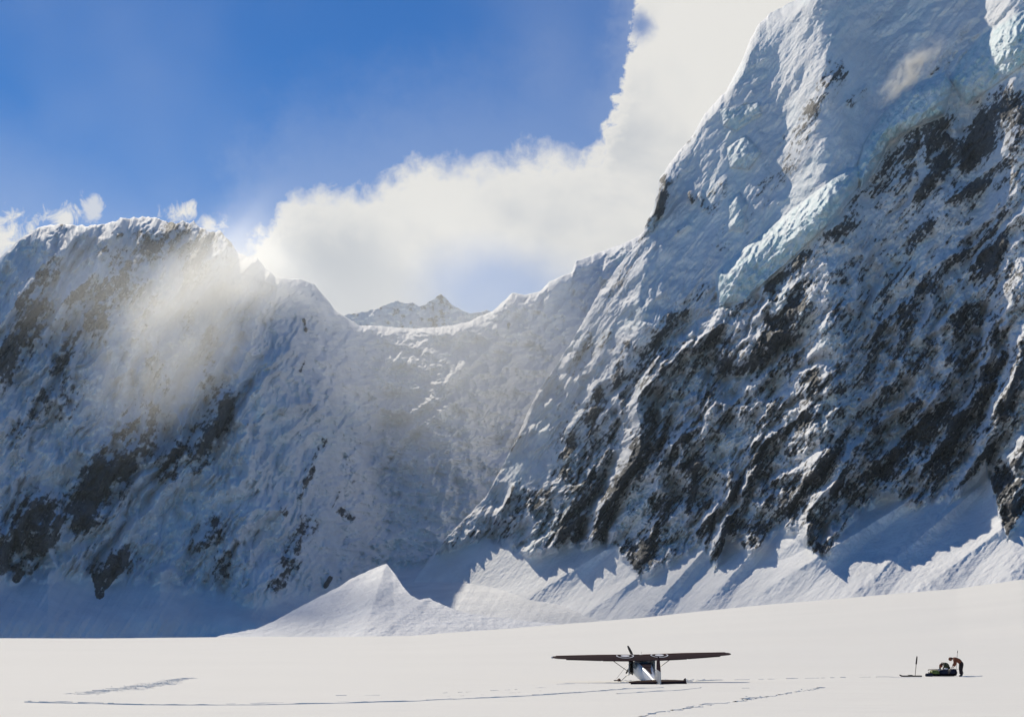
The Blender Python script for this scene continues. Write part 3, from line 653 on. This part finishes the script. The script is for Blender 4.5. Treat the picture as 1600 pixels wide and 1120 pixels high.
def build_plane():
    yaw = math.radians(6.0); pit = math.radians(9.8); rol = math.radians(1.1)
    fwd = Vector((-math.sin(yaw)*math.cos(pit), math.cos(yaw)*math.cos(pit), math.sin(pit)))
    port0 = Vector((-math.cos(yaw), -math.sin(yaw), 0)); up0 = fwd.cross(port0).normalized()
    port = (port0*math.cos(rol)-up0*math.sin(rol)).normalized(); up = fwd.cross(port).normalized()
    Rm = Matrix((fwd, port, up)).transposed()
    loc = atp(1002, 1026.8, 87.6)
    t = thing('ski_plane', 'small high-wing propeller plane with dark wings parked on skis on the snow', 'plane', loc, Rm)
    # wing, one panel each side
    def wsec(y, chord, th, z, tw=0):
        pr = airfoil(chord, th); return [(x, y, z+zz+x*tw) for x, zz in pr]
    for s in (1, -1):
        bm = bmesh.new()
        secs = [wsec(0, 1.66, .125, .02), wsec(s*.6, 1.66, .125, .03), wsec(s*2.6, 1.60, .12, .075), wsec(s*4.6, 1.12, .105, .115, -.03), wsec(s*5.25, .90, .10, .13, -.04), wsec(s*5.42, .70, .09, .135, -.05), wsec(s*5.5, .35, .06, .135, -.05)]
        loft(bm, secs, False); w = link('wing', bm, 'navy', t)
        # aileron and flap lines: trailing panels standing slightly proud
        bm = bmesh.new()
        slab(bm, [(-.95, s*.75, .045), (-1.20, s*.75, .02), (-1.17, s*2.55, .065), (-.92, s*2.55, .09)], (0, 0, 1), .028); link('flap', bm, 'maroon', w)
        bm = bmesh.new(); ss_ = []
        for y, ch, zo in ((.1, 1.66, .03), (2.6, 1.60, .075), (4.6, 1.12, .115), (5.2, .92, .13)):
            k_ = ch/1.66; q = [(x*k_, s*y, zo+(wing_top(x)-.045)*k_+.010) for x in (.36, .25, .12, .0, -.10)]; ss_.append(q+[(a, b, c-.02) for a, b, c in q[::-1]])
        loft(bm, ss_); link('leading_edge', bm, 'redbrown', w)
        bm = bmesh.new()
        slab(bm, [(-.88, s*2.65, .092), (-1.12, s*2.65, .068), (-.78, s*4.7, .11), (-.60, s*4.7, .13)], (0, 0, 1), .024); link('aileron', bm, 'maroon', w)
        # round emblem on the upper surface: ring, dark band, pale disc
        for (r1, r2) in ((.50, .43), (.25, .0)):
            bm = bmesh.new(); n = 40
            for ww in range(1):
                ring = []
                for i in range(n):
                    a = i*2*math.pi/n
                    for rr in (r1, max(r2, .001)):
                        x, y = -.30+rr*math.cos(a), s*1.05+rr*math.sin(a)*1.08
                        ring.append(bm.verts.new((x, y, wing_top(x)+.012)))
                for i in range(n):
                    j = (i+1) % n; bm.faces.new((ring[2*i], ring[2*j], ring[2*j+1], ring[2*i+1]))
            link('emblem', bm, 'decal', w)
        # strut, leg, wheel, ski
        bm = bmesh.new(); tube(bm, [(.12, s*.52, -1.05), (-.05, s*1.0, -.68), (-.1, s*1.95, .0)], [(.035, .02)]*3, 8); link('wing_strut', bm, 'black', t)
        bm = bmesh.new(); tube(bm, [(.75, s*.45, -1.08), (.80, s*.75, -1.22), (.82, s*1.12, -1.58)], [(.05, .02), (.045, .018), (.035, .016)], 8); link('landing_gear_leg', bm, 'black', t)
        bm = bmesh.new(); bmesh.ops.create_cone(bm, segments=24, radius1=.18, radius2=.18, depth=.17, cap_ends=True, matrix=Matrix.Translation((.82, s*1.22, -1.58)) @ Matrix.Rotation(math.pi/2, 4, 'X'))
        bmesh.ops.bevel(bm, geom=bm.edges[:], offset=.03, segments=3, affect='EDGES'); wh = link('wheel', bm, 'rubber', t)
        bm = bmesh.new(); bmesh.ops.create_cone(bm, segments=16, radius1=.07, radius2=.05, depth=.17, cap_ends=True, matrix=Matrix.Translation((.82, s*1.22, -1.58)) @ Matrix.Rotation(math.pi/2, 4, 'X')); link('hub', bm, 'steel', wh)
        bm = bmesh.new()
        for a, b in zip([(-.75, -1.60), (-.6, -1.66), (.9, -1.92), (1.45, -1.90), (1.75, -1.72)], [0]*5): pass
        prof = [(-.85, -1.50), (-.6, -1.54), (.9, -1.82), (1.45, -1.84), (1.8, -1.72)]
        loft(bm, [[(x, s*1.22+.16, z), (x, s*1.22-.16, z), (x, s*1.22-.16, z+.035), (x, s*1.22+.16, z+.035)] for x, z in prof]); link('ski', bm, 'ski', t)
        bm = bmesh.new(); tube(bm, [(1.9, s*.32, -.55), (1.7, s*1.22, -1.58)], .008, 5); link('ski_cable', bm, 'black', t)
        # door standing ajar
        a = math.radians(17); hx, hy = .62, s*.56
        def dp(u, z): return (hx-u*math.cos(a), hy+s*u*math.sin(a), z)
        bm = bmesh.new(); slab(bm, [dp(0, -1.02), dp(.86, -1.02), dp(.86, -.52), dp(0, -.52)], (math.sin(a), s*math.cos(a), 0), .035)
        for q in ([(0, -.52), (.06, -.52), (.06, -.06), (0, -.06)], [(.80, -.52), (.86, -.52), (.86, -.06), (.80, -.06)], [(.06, -.12), (.80, -.12), (.80, -.06), (.06, -.06)]):
            slab(bm, [dp(*c) for c in q], (math.sin(a), s*math.cos(a), 0), .034)
        d = link('door', bm, 'white', t, False)
        bm = bmesh.new(); slab(bm, [dp(.06, -.52), dp(.80, -.52), dp(.80, -.12), dp(.06, -.12)], (math.sin(a), s*math.cos(a), 0), .01); link('door_window', bm, 'glass', d, False)
    # fuselage
    def rsec(x, hw, zt, zb, n=20, sq=2.8):
        zc = (zt+zb)/2; h = (zt-zb)/2; out = []
        for i in range(n):
            a = 2*math.pi*i/n; c, s2 = math.cos(a), math.sin(a)
            out.append((x, hw*abs(c)**(2/sq)*(1 if c > 0 else -1), zc+h*abs(s2)**(2/sq)*(1 if s2 > 0 else -1)))
        return out
    bm = bmesh.new()
    loft(bm, [rsec(1.05, .50, -.28, -1.08), rsec(.75, .52, -.22, -1.14), rsec(.25, .54, -.09, -1.17), rsec(-.8, .54, -.11, -1.17), rsec(-1.25, .48, -.13, -1.15), rsec(-1.9, .38, -.26, -1.06), rsec(-3.0, .26, -.40, -.94), rsec(-4.2, .16, -.50, -.82), rsec(-5.15, .07, -.58, -.74)])
    fu = link('fuselage', bm, 'white', t)
    bm = bmesh.new(); loft(bm, [rsec(2.02, .24, -.32, -.82), rsec(1.95, .36, -.24, -.92), rsec(1.6, .45, -.20, -1.02), rsec(1.06, .51, -.26, -1.09)]); link('engine_cowling', bm, 'grey', t)
    bm = bmesh.new()   # rear window and dark turtledeck
    slab(bm, [(-1.22, .36, -.10), (-1.22, -.36, -.10), (-1.92, -.22, -.235), (-1.92, .22, -.235)], (0.25, 0, 1), .03); link('rear_window', bm, 'navy', fu, False)
    bm = bmesh.new(); slab(bm, [(-1.94, .17, -.250), (-1.94, -.17, -.250), (-3.0, -.03, -.385), (-3.0, .03, -.385)], (.1, 0, 1), .03); link('spine_stripe', bm, 'navy', fu, False)
    for s in (1, -1):
        bm = bmesh.new(); slab(bm, [(-.35, s*.552, -.16), (-.35, s*.552, -.52), (-.95, s*.552, -.52), (-1.1, s*.54, -.2)], (0, 1, 0), .02); link('side_window', bm, 'glass', fu, False)
        bm = bmesh.new(); slab(bm, [(.60, s*.553, -.10), (.60, s*.553, -1.0), (-.22, s*.553, -1.0), (-.22, s*.553, -.10)], (0, 1, 0), .02); link('door_opening_shade', bm, 'black', fu, False)  # black sheet on the solid hull stands in for the shaded cabin interior
    bm = bmesh.new(); slab(bm, [(.95, .42, -.24), (.95, -.42, -.24), (.36, -.46, .0), (.36, .46, .0)], (.4, 0, 1), .03); link('windshield', bm, 'glass', t, False)
    # propeller
    pr = thing('propeller', '', '', (0, 0, 0)); del pr['label'], pr['category']; bpy.data.objects.remove(pr)
    hub = Vector((2.08, 0, -.55))
    bm = bmesh.new(); tube(bm, [hub+Vector((-.06, 0, 0)), hub+Vector((.12, 0, 0)), hub+Vector((.26, 0, 0)), hub+Vector((.33, 0, 0))], [.15, .14, .08, .01], 20); sp = link('propeller', bm, 'grey', t)
    for ang in (116, 236, 356):
        a = math.radians(ang); d = Vector((0, -math.cos(a), math.sin(a))); e = Vector((0, math.sin(a), math.cos(a)))
        bm = bmesh.new(); secs = []
        for u, ch, tw in ((.10, .07, 60), (.25, .12, 48), (.5, .15, 32), (.75, .13, 24), (.93, .09, 20), (.98, .04, 18)):
            c = hub+d*u*1.02+Vector((.04, 0, 0)); q = e*math.cos(math.radians(tw))+Vector((1, 0, 0))*math.sin(math.radians(tw)); nn = d.cross(q)
            secs.append([c+q*ch*.62, c+nn*.018, c-q*ch*.62, c-nn*.018])
        loft(bm, secs); link('blade', bm, 'black', sp)
    # tail
    def prism(pts, y0, y1): pass
    bm = bmesh.new(); slab(bm, [(-3.9, 0, -.48), (-4.35, 0, -.10), (-4.60, 0, .22), (-4.95, 0, .22), (-4.95, 0, -.60)], (0, 1, 0), .07); fin = link('fin', bm, 'grey', t, False)
    bm = bmesh.new(); slab(bm, [(-4.62, 0, .222), (-4.66, 0, .66), (-4.88, 0, .83), (-4.95, 0, .83), (-4.95, 0, .222)], (0, 1, 0), .072); link('fin_top', bm, 'navy', fin, False)
    bm = bmesh.new(); slab(bm, [(-4.96, 0, -.60), (-4.96, 0, .22), (-5.33, -.05, .20), (-5.42, -.05, -.66)], (0, 1, 0), .06); rd = link('rudder', bm, 'grey', t, False)
    bm = bmesh.new(); slab(bm, [(-4.96, 0, .222), (-4.96, 0, .86), (-5.10, .02, 1.04), (-5.20, -.02, .80), (-5.33, -.05, .202)], (0, 1, 0), .062); link('rudder_top', bm, 'navy', rd, False)
    for s in (1, -1):
        bm = bmesh.new(); sc_ = []
        for y, x0, x1 in ((s*.04, -4.1, -4.86), (s*1.1, -4.28, -4.86), (s*1.55, -4.45, -4.84), (s*1.64, -4.60, -4.80)):
            sc_.append([(x0, y, -.50), ((x0+x1)/2, y, -.455), (x1, y, -.475), (x1, y, -.525), ((x0+x1)/2, y, -.545)])
        loft(bm, sc_); hs_ = link('tailplane', bm, 'maroon', t, False)
        bm = bmesh.new(); sc_ = []
        for y, dz in ((s*.10, .26), (s*1.1, .24), (s*1.58, .20)):
            sc_.append([(-4.875, y, -.470), (-5.22, y, -.50-dz), (-5.24, y, -.53-dz), (-4.875, y, -.53)])
        loft(bm, sc_); link('elevator', bm, 'navy', t, False)
        if s == -1:
            bm = bmesh.new(); slab(bm, [(-4.50, s*1.60, -.46), (-4.86, s*1.60, -.30), (-5.22, s*1.60, -.70), (-4.80, s*1.60, -.55)], (0, 1, 0), .06); link('elevator_horn', bm, 'navy', t, False)
    bm = bmesh.new(); tube(bm, [(-4.85, 0, -.72), (-5.2, 0, -.82), (-5.25, 0, -.95)], .03, 8); tg = link('tail_wheel_spring', bm, 'steel', t)
    bm = bmesh.new(); bmesh.ops.create_cone(bm, segments=20, radius1=.11, radius2=.11, depth=.08, cap_ends=True, matrix=Matrix.Translation((-5.25, 0, -.99)) @ Matrix.Rotation(math.pi/2, 4, 'X')); link('tail_wheel', bm, 'black', t)
    bm = bmesh.new(); tube(bm, [(-.2, .05, .14), (-.32, .05, .42)], .006, 5); link('antenna', bm, 'black', t)
    bm = bmesh.new(); bmesh.ops.create_uvsphere(bm, u_segments=12, v_segments=8, radius=.07, matrix=Matrix.Translation((-.12, 5.46, .13))); link('wingtip_glint', bm, 'decal', t)  # white ball standing in for the sun glint on the port wingtip
def wing_top(x):
    c = 1.65; t = min(max((.28*c-x)/c, 0), 1); th = .125
    return .045+(5*th*(.2969*math.sqrt(t)-.126*t-.3516*t*t+.2843*t**3-.1036*t**4)+.002+.08*th*4*t*(1-t)*2)*c
build_plane()

# people: skinned skeletons
def skinned(name, chains, material, parent, sub=2, root=0):
    bm = bmesh.new(); lay = bm.verts.layers.skin.verify(); key = {}
    for ch in chains:
        prev = None
        for (p, r) in ch:
            k = tuple(round(c, 4) for c in p)
            if k not in key:
                v = bm.verts.new(p); v[lay].radius = r if isinstance(r, tuple) else (r, r); key[k] = v
                if len(key) == 1: v[lay].use_root = True
            v = key[k]
            if prev is not None and prev is not v and not bm.edges.get((prev, v)): bm.edges.new((prev, v))
            prev = v
    me = bpy.data.meshes.new(name); bm.to_mesh(me); bm.free()
    o = bpy.data.objects.new(name, me); SC.collection.objects.link(o); me.materials.append(C_[material])
    m = o.modifiers.new('skin', 'SKIN'); m.use_smooth_shade = True
    s_ = o.modifiers.new('sub', 'SUBSURF'); s_.levels = sub; s_.render_levels = sub
    if parent: o.parent = parent
    return o
def person(label, loc, J, jacket, pants, hat, rz=0):
    """J: joint positions (x toward the figure's front, y left, z up); the body is one skin, clothes are its children"""
    t = thing('person', label, 'person', loc, Matrix.Rotation(rz, 3, 'Z'))
    V = lambda k: Vector(J[k])
    chains = [[(J['pelvis'], (.12, .09)), (J['spine'], (.12, .09)), (J['chest'], (.14, .10)), (J['neck'], .055), (J['head0'], .07), (J['head'], (.082, .095)), (J['headtop'], .06)]]
    for s in 'LR':
        chains.append([(J['chest'], (.14, .10)), (J['sh'+s], .06), (J['el'+s], .042), (J['wr'+s], .028), (J['ha'+s], (.036, .018))])
        h = V('ha'+s); d = (h-V('wr'+s)).normalized(); side = d.cross(Vector((0, 0, 1))); side = side.normalized() if side.length > .1 else Vector((0, 1, 0)); dn = d.cross(side)
        for i, (o_, ln) in enumerate(((-.027, .066), (-.009, .076), (.009, .072), (.027, .056))):
            b = h+side*o_; chains.append([(J['ha'+s], (.036, .018)), (tuple(b+d*.035), .009), (tuple(b+d*(.035+ln*.55)+dn*.008), .008), (tuple(b+d*(.03+ln*.9)+dn*.03), .007)])
        b = V('wr'+s)+d*.03; chains.append([(J['ha'+s], (.036, .018)), (tuple(b+side*-.045+d*.02), .010), (tuple(b+side*-.06+d*.05+dn*.012), .009)])
        chains.append([(J['pelvis'], (.12, .09)), (J['hp'+s], .085), (J['kn'+s], .058), (J['an'+s], .042), (J['to'+s], (.045, .03))])
    body = skinned('body', chains, 'skin', t)
    jc = [[(J['pelvis'], (.19, .165)), (J['spine'], (.20, .175)), (J['chest'], (.22, .185)), (tuple(V('chest').lerp(V('neck'), .8)), .10)]]
    for s in 'LR': jc.append([(J['chest'], (.22, .185)), (J['sh'+s], .11), (J['el'+s], .085), (tuple(V('el'+s).lerp(V('wr'+s), .92)), .06)])
    skinned('jacket', jc, jacket, body)
    tc = [[(J['pelvis'], (.18, .155)), (tuple(V('pelvis').lerp(V('spine'), .5)), (.18, .155))]]
    for s in 'LR': tc.append([(J['pelvis'], (.18, .155)), (J['hp'+s], .15), (J['kn'+s], .135), (tuple(V('kn'+s).lerp(V('an'+s), .93)), .125)])
    skinned('trousers', tc, pants, body)
    for s in 'LR':
        a, b = V('an'+s), V('to'+s); skinned('boot', [[(tuple(a+Vector((0, 0, .10))), .06), (tuple(a), .06), (tuple(a.lerp(b, .5)-Vector((0, 0, .01))), .052), (tuple(b), (.055, .042))]], 'boot', body)
    hd = V('head'); ht = V('headtop'); n0 = V('head0'); ax = (ht-n0).normalized(); yy = Vector((0, 1, 0)); fr = yy.cross(ax).normalized()
    # knitted hat over hair, nose, eyes, ears
    bm = bmesh.new(); M = Matrix((fr, yy, ax)).transposed().to_4x4()
    M.translation = hd+ax*.045-fr*.012; r = bmesh.ops.create_uvsphere(bm, u_segments=18, v_segments=12, radius=1, matrix=M @ Matrix.Diagonal((.130, .112, .125, 1)))
    bmesh.ops.delete(bm, geom=[v for v in bm.verts if (v.co-hd).dot(ax) < .01 and (v.co-hd).dot(fr) > .03 or (v.co-hd).dot(ax) < -.07], context='VERTS'); link('hat', bm, hat, body)
    bm = bmesh.new(); M.translation = hd-fr*.022-ax*.03; bmesh.ops.create_uvsphere(bm, u_segments=14, v_segments=10, radius=1, matrix=M @ Matrix.Diagonal((.092, .092, .085, 1))); link('hair', bm, 'hair', body)
    bm = bmesh.new(); tube(bm, [hd+fr*.085+ax*.02, hd+fr*.118-ax*.02, hd+fr*.09-ax*.03], [.010, .016, .012], 8)
    link('nose', bm, 'skin', body)
    for sy in (1, -1):
        bm = bmesh.new(); bmesh.ops.create_uvsphere(bm, u_segments=8, v_segments=6, radius=.02, matrix=Matrix.Translation(hd+yy*.092*sy-ax*.01)); link('ear', bm, 'skin', body)
        bm = bmesh.new(); bmesh.ops.create_uvsphere(bm, u_segments=8, v_segments=6, radius=.012, matrix=Matrix.Translation(hd+fr*.088+yy*.034*sy+ax*.008)); link('eye', bm, 'dark', body)
    bm = bmesh.new(); tube(bm, [hd+fr*.092-yy*.022-ax*.055, hd+fr*.098-ax*.057, hd+fr*.092+yy*.022-ax*.055], .005, 6); link('mouth', bm, 'dark', body)
    return t
# world: +x right in the photo; figures are built with their front along local +x and turned to face left
g1 = gpt(1502, 1056.5)
K = g1.length/F
J1 = dict(pelvis=(-.06, 0, .88), spine=(.10, 0, 1.06), chest=(.30, 0, 1.20), neck=(.47, 0, 1.24), head0=(.53, 0, 1.20), head=(.62, 0, 1.17), headtop=(.70, 0, 1.14),
          shL=(.36, .19, 1.17), shR=(.36, -.19, 1.17), elL=(.36, .24, .88), elR=(.34, -.24, .90), wrL=(.48, .16, .66), wrR=(.52, -.16, .68), haL=(.53, .14, .60), haR=(.57, -.14, .61),
          hpL=(-.06, .10, .84), hpR=(-.06, -.10, .84), knL=(.03, .13, .46), knR=(.0, -.13, .46), anL=(.02, .14, .09), anR=(-.10, -.14, .09), toL=(.18, .15, .035), toR=(.06, -.15, .035))
person('person in rust-brown jacket and dark trousers bending forward over the loaded sled', g1, J1, 'rust', 'dark', 'rust', math.pi-.12)
g2 = gpt(1478, 1054.6)
J2 = dict(pelvis=(-.22, 0, .50), spine=(-.12, 0, .72), chest=(.06, 0, .83), neck=(.24, 0, .78), head0=(.29, 0, .78), head=(.34, 0, .70), headtop=(.38, 0, .63),
          shL=(.12, .19, .82), shR=(.12, -.19, .82), elL=(.26, .24, .58), elR=(.28, -.24, .58), wrL=(.34, .15, .42), wrR=(.36, -.15, .42), haL=(.39, .13, .36), haR=(.41, -.13, .36),
          hpL=(-.22, .11, .46), hpR=(-.22, -.11, .46), knL=(.16, .15, .16), knR=(.12, -.17, .10), anL=(-.22, .16, .09), anR=(-.28, -.17, .09), toL=(-.34, .16, .04), toR=(-.40, -.17, .04))
person('person in olive jacket crouching low behind the sled with head down', g2, J2, 'olive', 'olive', 'rust', math.pi+.35)

def bag(name, label, c, size, material, rz=0, strap=True, group=None, lump=.10, seed=1):
    t = thing(name, label, 'bag', c, Matrix.Rotation(rz, 3, 'Z'))
    bm = bmesh.new(); bmesh.ops.create_cube(bm, size=1); bmesh.ops.subdivide_edges(bm, edges=bm.edges[:], cuts=9, use_grid_fill=True)
    rr = random.Random(seed)
    for v in bm.verts:
        p = v.co*2; q = Vector((p.x*math.sqrt(max(0, 1-.34*p.y*p.y-.34*p.z*p.z+.12*p.y*p.y*p.z*p.z)), p.y*math.sqrt(max(0, 1-.34*p.x*p.x*.4-.34*p.z*p.z)), p.z*math.sqrt(max(0, 1-.34*p.y*p.y-.2*p.x*p.x))))
        k = 1+lump*float(pn(p.x*1.7+seed, p.y*1.7+p.z*1.3)); v.co = Vector((q.x*size[0]/2*k, q.y*size[1]/2*k, q.z*size[2]/2*k+size[2]/2*.94))
    b = link('bag_body', bm, material, t)
    if strap:
        for x in (-.24, .24):
            bm = bmesh.new(); n = 18
            for i in range(n): pass
            tube(bm, [(x*size[0], math.sin(a)*size[1]*.50, size[2]*(.48+math.cos(a)*.53)) for a in [i*2*math.pi/18-math.pi*.75 for i in range(14)]], [(.022, .006)]*14, 6); link('strap', bm, 'boot', t)
    return t
# sled
s0 = gpt(1470, 1056.2)
def sp_(px, dy=0, z=0): return s0+Vector(((px-1470)*K*1.0, dy, z))
sl = thing('sled', 'low dark cargo sled piled with bags beside the two people', 'sled', s0)
bm = bmesh.new(); secs = []
for i in range(17):
    x = -.80+i*1.75/16; up = .16*max(0, (-.55-x)/.25)**2+.06*max(0, (x-.85)/.1)**2; w = .29*(1-.35*max(0, (-.5-x)/.3)**2)
    secs.append([(x, -w, .17+up), (x, -w*.86, .02+up), (x, w*.86, .02+up), (x, w, .17+up), (x, w*.97, .17+up), (x, w*.80, .04+up), (x, -w*.80, .04+up), (x, -w*.97, .17+up)])
loft(bm, secs); link('hull', bm, 'ski', sl, False)
bm = bmesh.new(); tube(bm, [(-.60, -.2, .18), (-.62, -.2, .46), (.02, -.2, .48)], .016, 6); tube(bm, [(-.60, .2, .18), (-.62, .2, .46), (.02, .2, .48)], .016, 6); tube(bm, [(-.62, -.2, .46), (-.80, -.19, .45), (-.86, 0, .40), (-.80, .19, .45), (-.62, .2, .46)], .016, 6)
link('handlebar', bm, 'wood', sl)
bm = bmesh.new(); tube(bm, [(.85, 0, .48), (1.02, 0, .50), (1.22, -.05, .49)], .014, 6); link('tow_pole', bm, 'black', sl)
bag('bag', 'lime green bag on the front of the sled', sp_(1461, 0, .05), (.62, .50, .40), 'lime', .1, True, seed=2)
bag('duffel_bag', 'big black duffel bag filling the middle of the sled', sp_(1474, 0, .05), (.62, .54, .44), 'bag', -.05, True, seed=5)
bag('duffel_bag', 'black duffel bag on the sled end next to the standing person', sp_(1487.5, 0, .05), (.56, .52, .47), 'bag', .06, True, seed=9)
bag('duffel_bag', 'small navy bag lying on the snow at the left end of the sled', s0+Vector(((1451-1470)*K, -.30, -.02)), (.52, .34, .25), 'bag', -.1, False, seed=3)
bag('stuff_sack', 'small white sack lying on top of the black bags', sp_(1477.5, -.08, .46), (.24, .2, .11), 'decal', .3, False, seed=4)
bag('stuff_sack', 'little pale bundle wedged between green and black bags', sp_(1467, -.12, .40), (.16, .18, .12), 'grey', .1, False, seed=7)
# ski lying flat with a pole planted next to it
g3 = gpt(1423, 1057)
t = thing('snow_ski', 'dark ski lying flat on the snow to the left of the sled', 'ski', g3, Matrix.Rotation(.05, 3, 'Z'))
for dy in (0,):
    bm = bmesh.new(); secs = []
    for i in range(15):
        x = -.76+i*1.52/14; up = .09*max(0, (-.60-x)/.16)**2; w = .055-.012*(1-abs(x)/.76)
        secs.append([(x, -w, .01+up), (x, w, .01+up), (x, w, .065+up), (x, -w, .065+up)])
    loft(bm, secs); link('ski_board', bm, 'ski', t, False)
bm = bmesh.new(); box(bm, (.05, 0, .075), (.30, .075, .04), bev=.008); link('binding', bm, 'black', t)
g3b = gpt(1423, 1056.6)+Vector((0, .25, 0))
t = thing('snow_ski', 'second dark ski lying just behind the flat one, beside the planted pole', 'ski', g3b+Vector((.10, 0, 0)), Matrix.Rotation(-.03, 3, 'Z'))
bm = bmesh.new(); secs = []
for i in range(15):
    x = -.72+i*1.44/14; up = .07*max(0, (-.58-x)/.16)**2; w = .055-.012*(1-abs(x)/.76)
    secs.append([(x, -w, .01+up), (x, w, .01+up), (x, w, .075+up), (x, -w, .075+up)])
loft(bm, secs); link('ski_board', bm, 'ski', t, False)
bm = bmesh.new(); box(bm, (-.05, 0, .09), (.30, .075, .05), bev=.008); link('binding', bm, 'black', t)
def pole(label, base, top, r0, r1, blade=False):
    t = thing('planted_pole', label, 'pole', base); d = top-base
    bm = bmesh.new(); tube(bm, [Vector((0, 0, -.15)), d*.6, d], [r0*.8, r0, r1], 10); link('shaft', bm, 'wood', t)
    if blade:
        bm = bmesh.new(); slab(bm, [d*.62+Vector((-.05, 0, 0)), d*.62+Vector((.05, 0, 0)), d*.97+Vector((.045, 0, 0)), d*1.07+Vector((-.01, 0, 0)), d*.97+Vector((-.045, 0, 0))], (0, 1, 0), .03); link('blade', bm, 'ski', t, False)
    else:
        bm = bmesh.new(); tube(bm, [d*.90, d*1.0], r1*1.9, 8); link('grip', bm, 'black', t)
gb = gpt(1429.5, 1055.8); pole('tall dark pole with flat blade planted upright beside the skis', gb, gb+Vector((4.6*K, 0, 27.5*K)), .022, .02, True)
gb = gpt(1493, 1053.5); pole('thin pole standing behind the back of the bending person', gb, gb+Vector((5.5*K, 0, 36*K)), .014, .012)

# ------------------------------------------------------------------ tracks and trampled snow (real little banks and steps in the snow)
rt = random.Random(4)
def track(bm, pts, h, w, gap=.0, jit=.02, step=.12):
    P = [gpt(*p) for p in pts]; path = []
    for a, b in zip(P, P[1:]):
        n = max(2, int((b-a).length/step))
        for i in range(n): path.append(a.lerp(b, i/n))
    prev = None; on = True; ph = rt.random()*100
    for i, p in enumerate(path):
        nx = path[min(i+1, len(path)-1)]-path[max(i-1, 0)]; nx.z = 0; nx.normalize(); s = Vector((nx.y, -nx.x, 0))
        if s.y > 0: s = -s                    # toward the camera
        k = .55+.75*float(np.clip(fbm(i*step*.9+ph, ph, 3, .6, 3)+.5, 0, 1.4)); hh = h*k*.62
        if gap and float(pn(i*step*1.3+ph, 3.3, 9)) < gap*2-1.0+.0: prev = None; continue
        off = s*(jit*float(pn(i*step*2, ph, 4))*4)
        q = p+off; q.z = float(ground_z(q.x, q.y))
        ring = [bm.verts.new(q+s*w*.42+Vector((0, 0, -.03))), bm.verts.new(q+s*w*.30+Vector((0, 0, hh))), bm.verts.new(q+Vector((0, 0, hh*.8))), bm.verts.new(q-s*w*1.0+Vector((0, 0, -.03)))]
        if prev:
            for a_, b_ in ((0, 1), (1, 2), (2, 3)): bm.faces.new((prev[a_], prev[b_], ring[b_], ring[a_]))
        prev = ring
def clods(bm, x0, y0, x1, y1, n, spread, size):
    for i in range(n):
        t = rt.random(); g = gpt(x0+(x1-x0)*t+rt.gauss(0, 2), y0+(y1-y0)*t+rt.gauss(0, spread))
        s = size*(.4+rt.random()); r = bmesh.ops.create_icosphere(bm, subdivisions=2, radius=s, matrix=Matrix.Translation(g) @ Matrix.Rotation(rt.random()*3, 4, 'Z') @ Matrix.Diagonal((1.6, 1, .6, 1)))
        for v in r['verts']: v.co += Vector((rt.gauss(0, 1), rt.gauss(0, 1), rt.gauss(0, 1)))*s*.13
def done(name, bm):
    o = link(name, bm, GM, None, False); o['kind'] = 'structure'
bm = bmesh.new()
track(bm, [(38, 1097), (120, 1099), (250, 1101), (400, 1101), (560, 1098), (650, 1095), (800, 1088.5), (870, 1084.5), (940, 1079), (975, 1076), (1038, 1073.5)], .050, .20)
track(bm, [(45, 1095), (110, 1096.5), (180, 1098.5)], .03, .2, .3)
track(bm, [(330, 1100.2), (700, 1092.5), (900, 1082)], .02, .2, .45)
track(bm, [(962, 1083.5), (1015, 1080.5), (1060, 1078), (1095, 1073.5)], .045, .20)
done('ski_track', bm)
bm = bmesh.new()
track(bm, [(1005, 1064.5), (1100, 1062.5), (1200, 1060.5), (1300, 1058.6), (1405, 1057)], .035, .2, .42)
track(bm, [(1040, 1066), (1090, 1063.5), (1130, 1062)], .06, .25, .3)
track(bm, [(870, 1068.5), (960, 1066), (985, 1065.5)], .03, .2, .35)
track(bm, [(1500, 1056.8), (1523, 1056.6), (1534, 1055.8)], .06, .3, .2)
track(bm, [(1390, 1058), (1442, 1057.6)], .025, .2, .2)
track(bm, [(525, 1087), (640, 1084.5), (760, 1079), (860, 1073)], .02, .15, .6)
track(bm, [(700, 1088), (780, 1083), (860, 1078)], .018, .15, .62)
clods(bm, 960, 1063, 1080, 1063, 60, .8, .05); clods(bm, 1060, 1064, 1110, 1062, 20, .8, .05)
done('foot_track', bm)
bm = bmesh.new()
track(bm, [(998, 1119), (1030, 1112.5), (1062, 1107.5), (1090, 1102), (1130, 1098.5), (1165, 1093.5), (1200, 1088), (1240, 1081.5), (1287, 1074)], .045, .22, .38, .06)
track(bm, [(1010, 1118.5), (1062, 1109), (1105, 1101.5)], .03, .2, .55, .08)
track(bm, [(1158, 1092), (1192, 1089)], .05, .3, .3, .08)
track(bm, [(1142, 1075.5), (1170, 1074.5), (1215, 1074)], .02, .2, .5)
clods(bm, 1158, 1093, 1195, 1088, 26, 1.5, .035); clods(bm, 1235, 1082, 1270, 1076, 14, 1, .03); clods(bm, 1000, 1118, 1100, 1101, 16, 1.2, .03)
done('footprint_trail', bm)
bm = bmesh.new()
for k_ in range(9):
    f = k_/8
    track(bm, [(100+50*f+rt.gauss(0, 6), 1085-3.5*f), (165+40*f, 1082-9.5*f), (215+15*f, 1076-9*f+rt.gauss(0, .8)), (265, 1068.5-7*f*.8), (300-5*f, 1058.5-.8*f)], .016, .13, .52, .25, .16)
clods(bm, 150, 1082, 285, 1062, 90, 2.2, .028)
done('trampled_snow', bm)
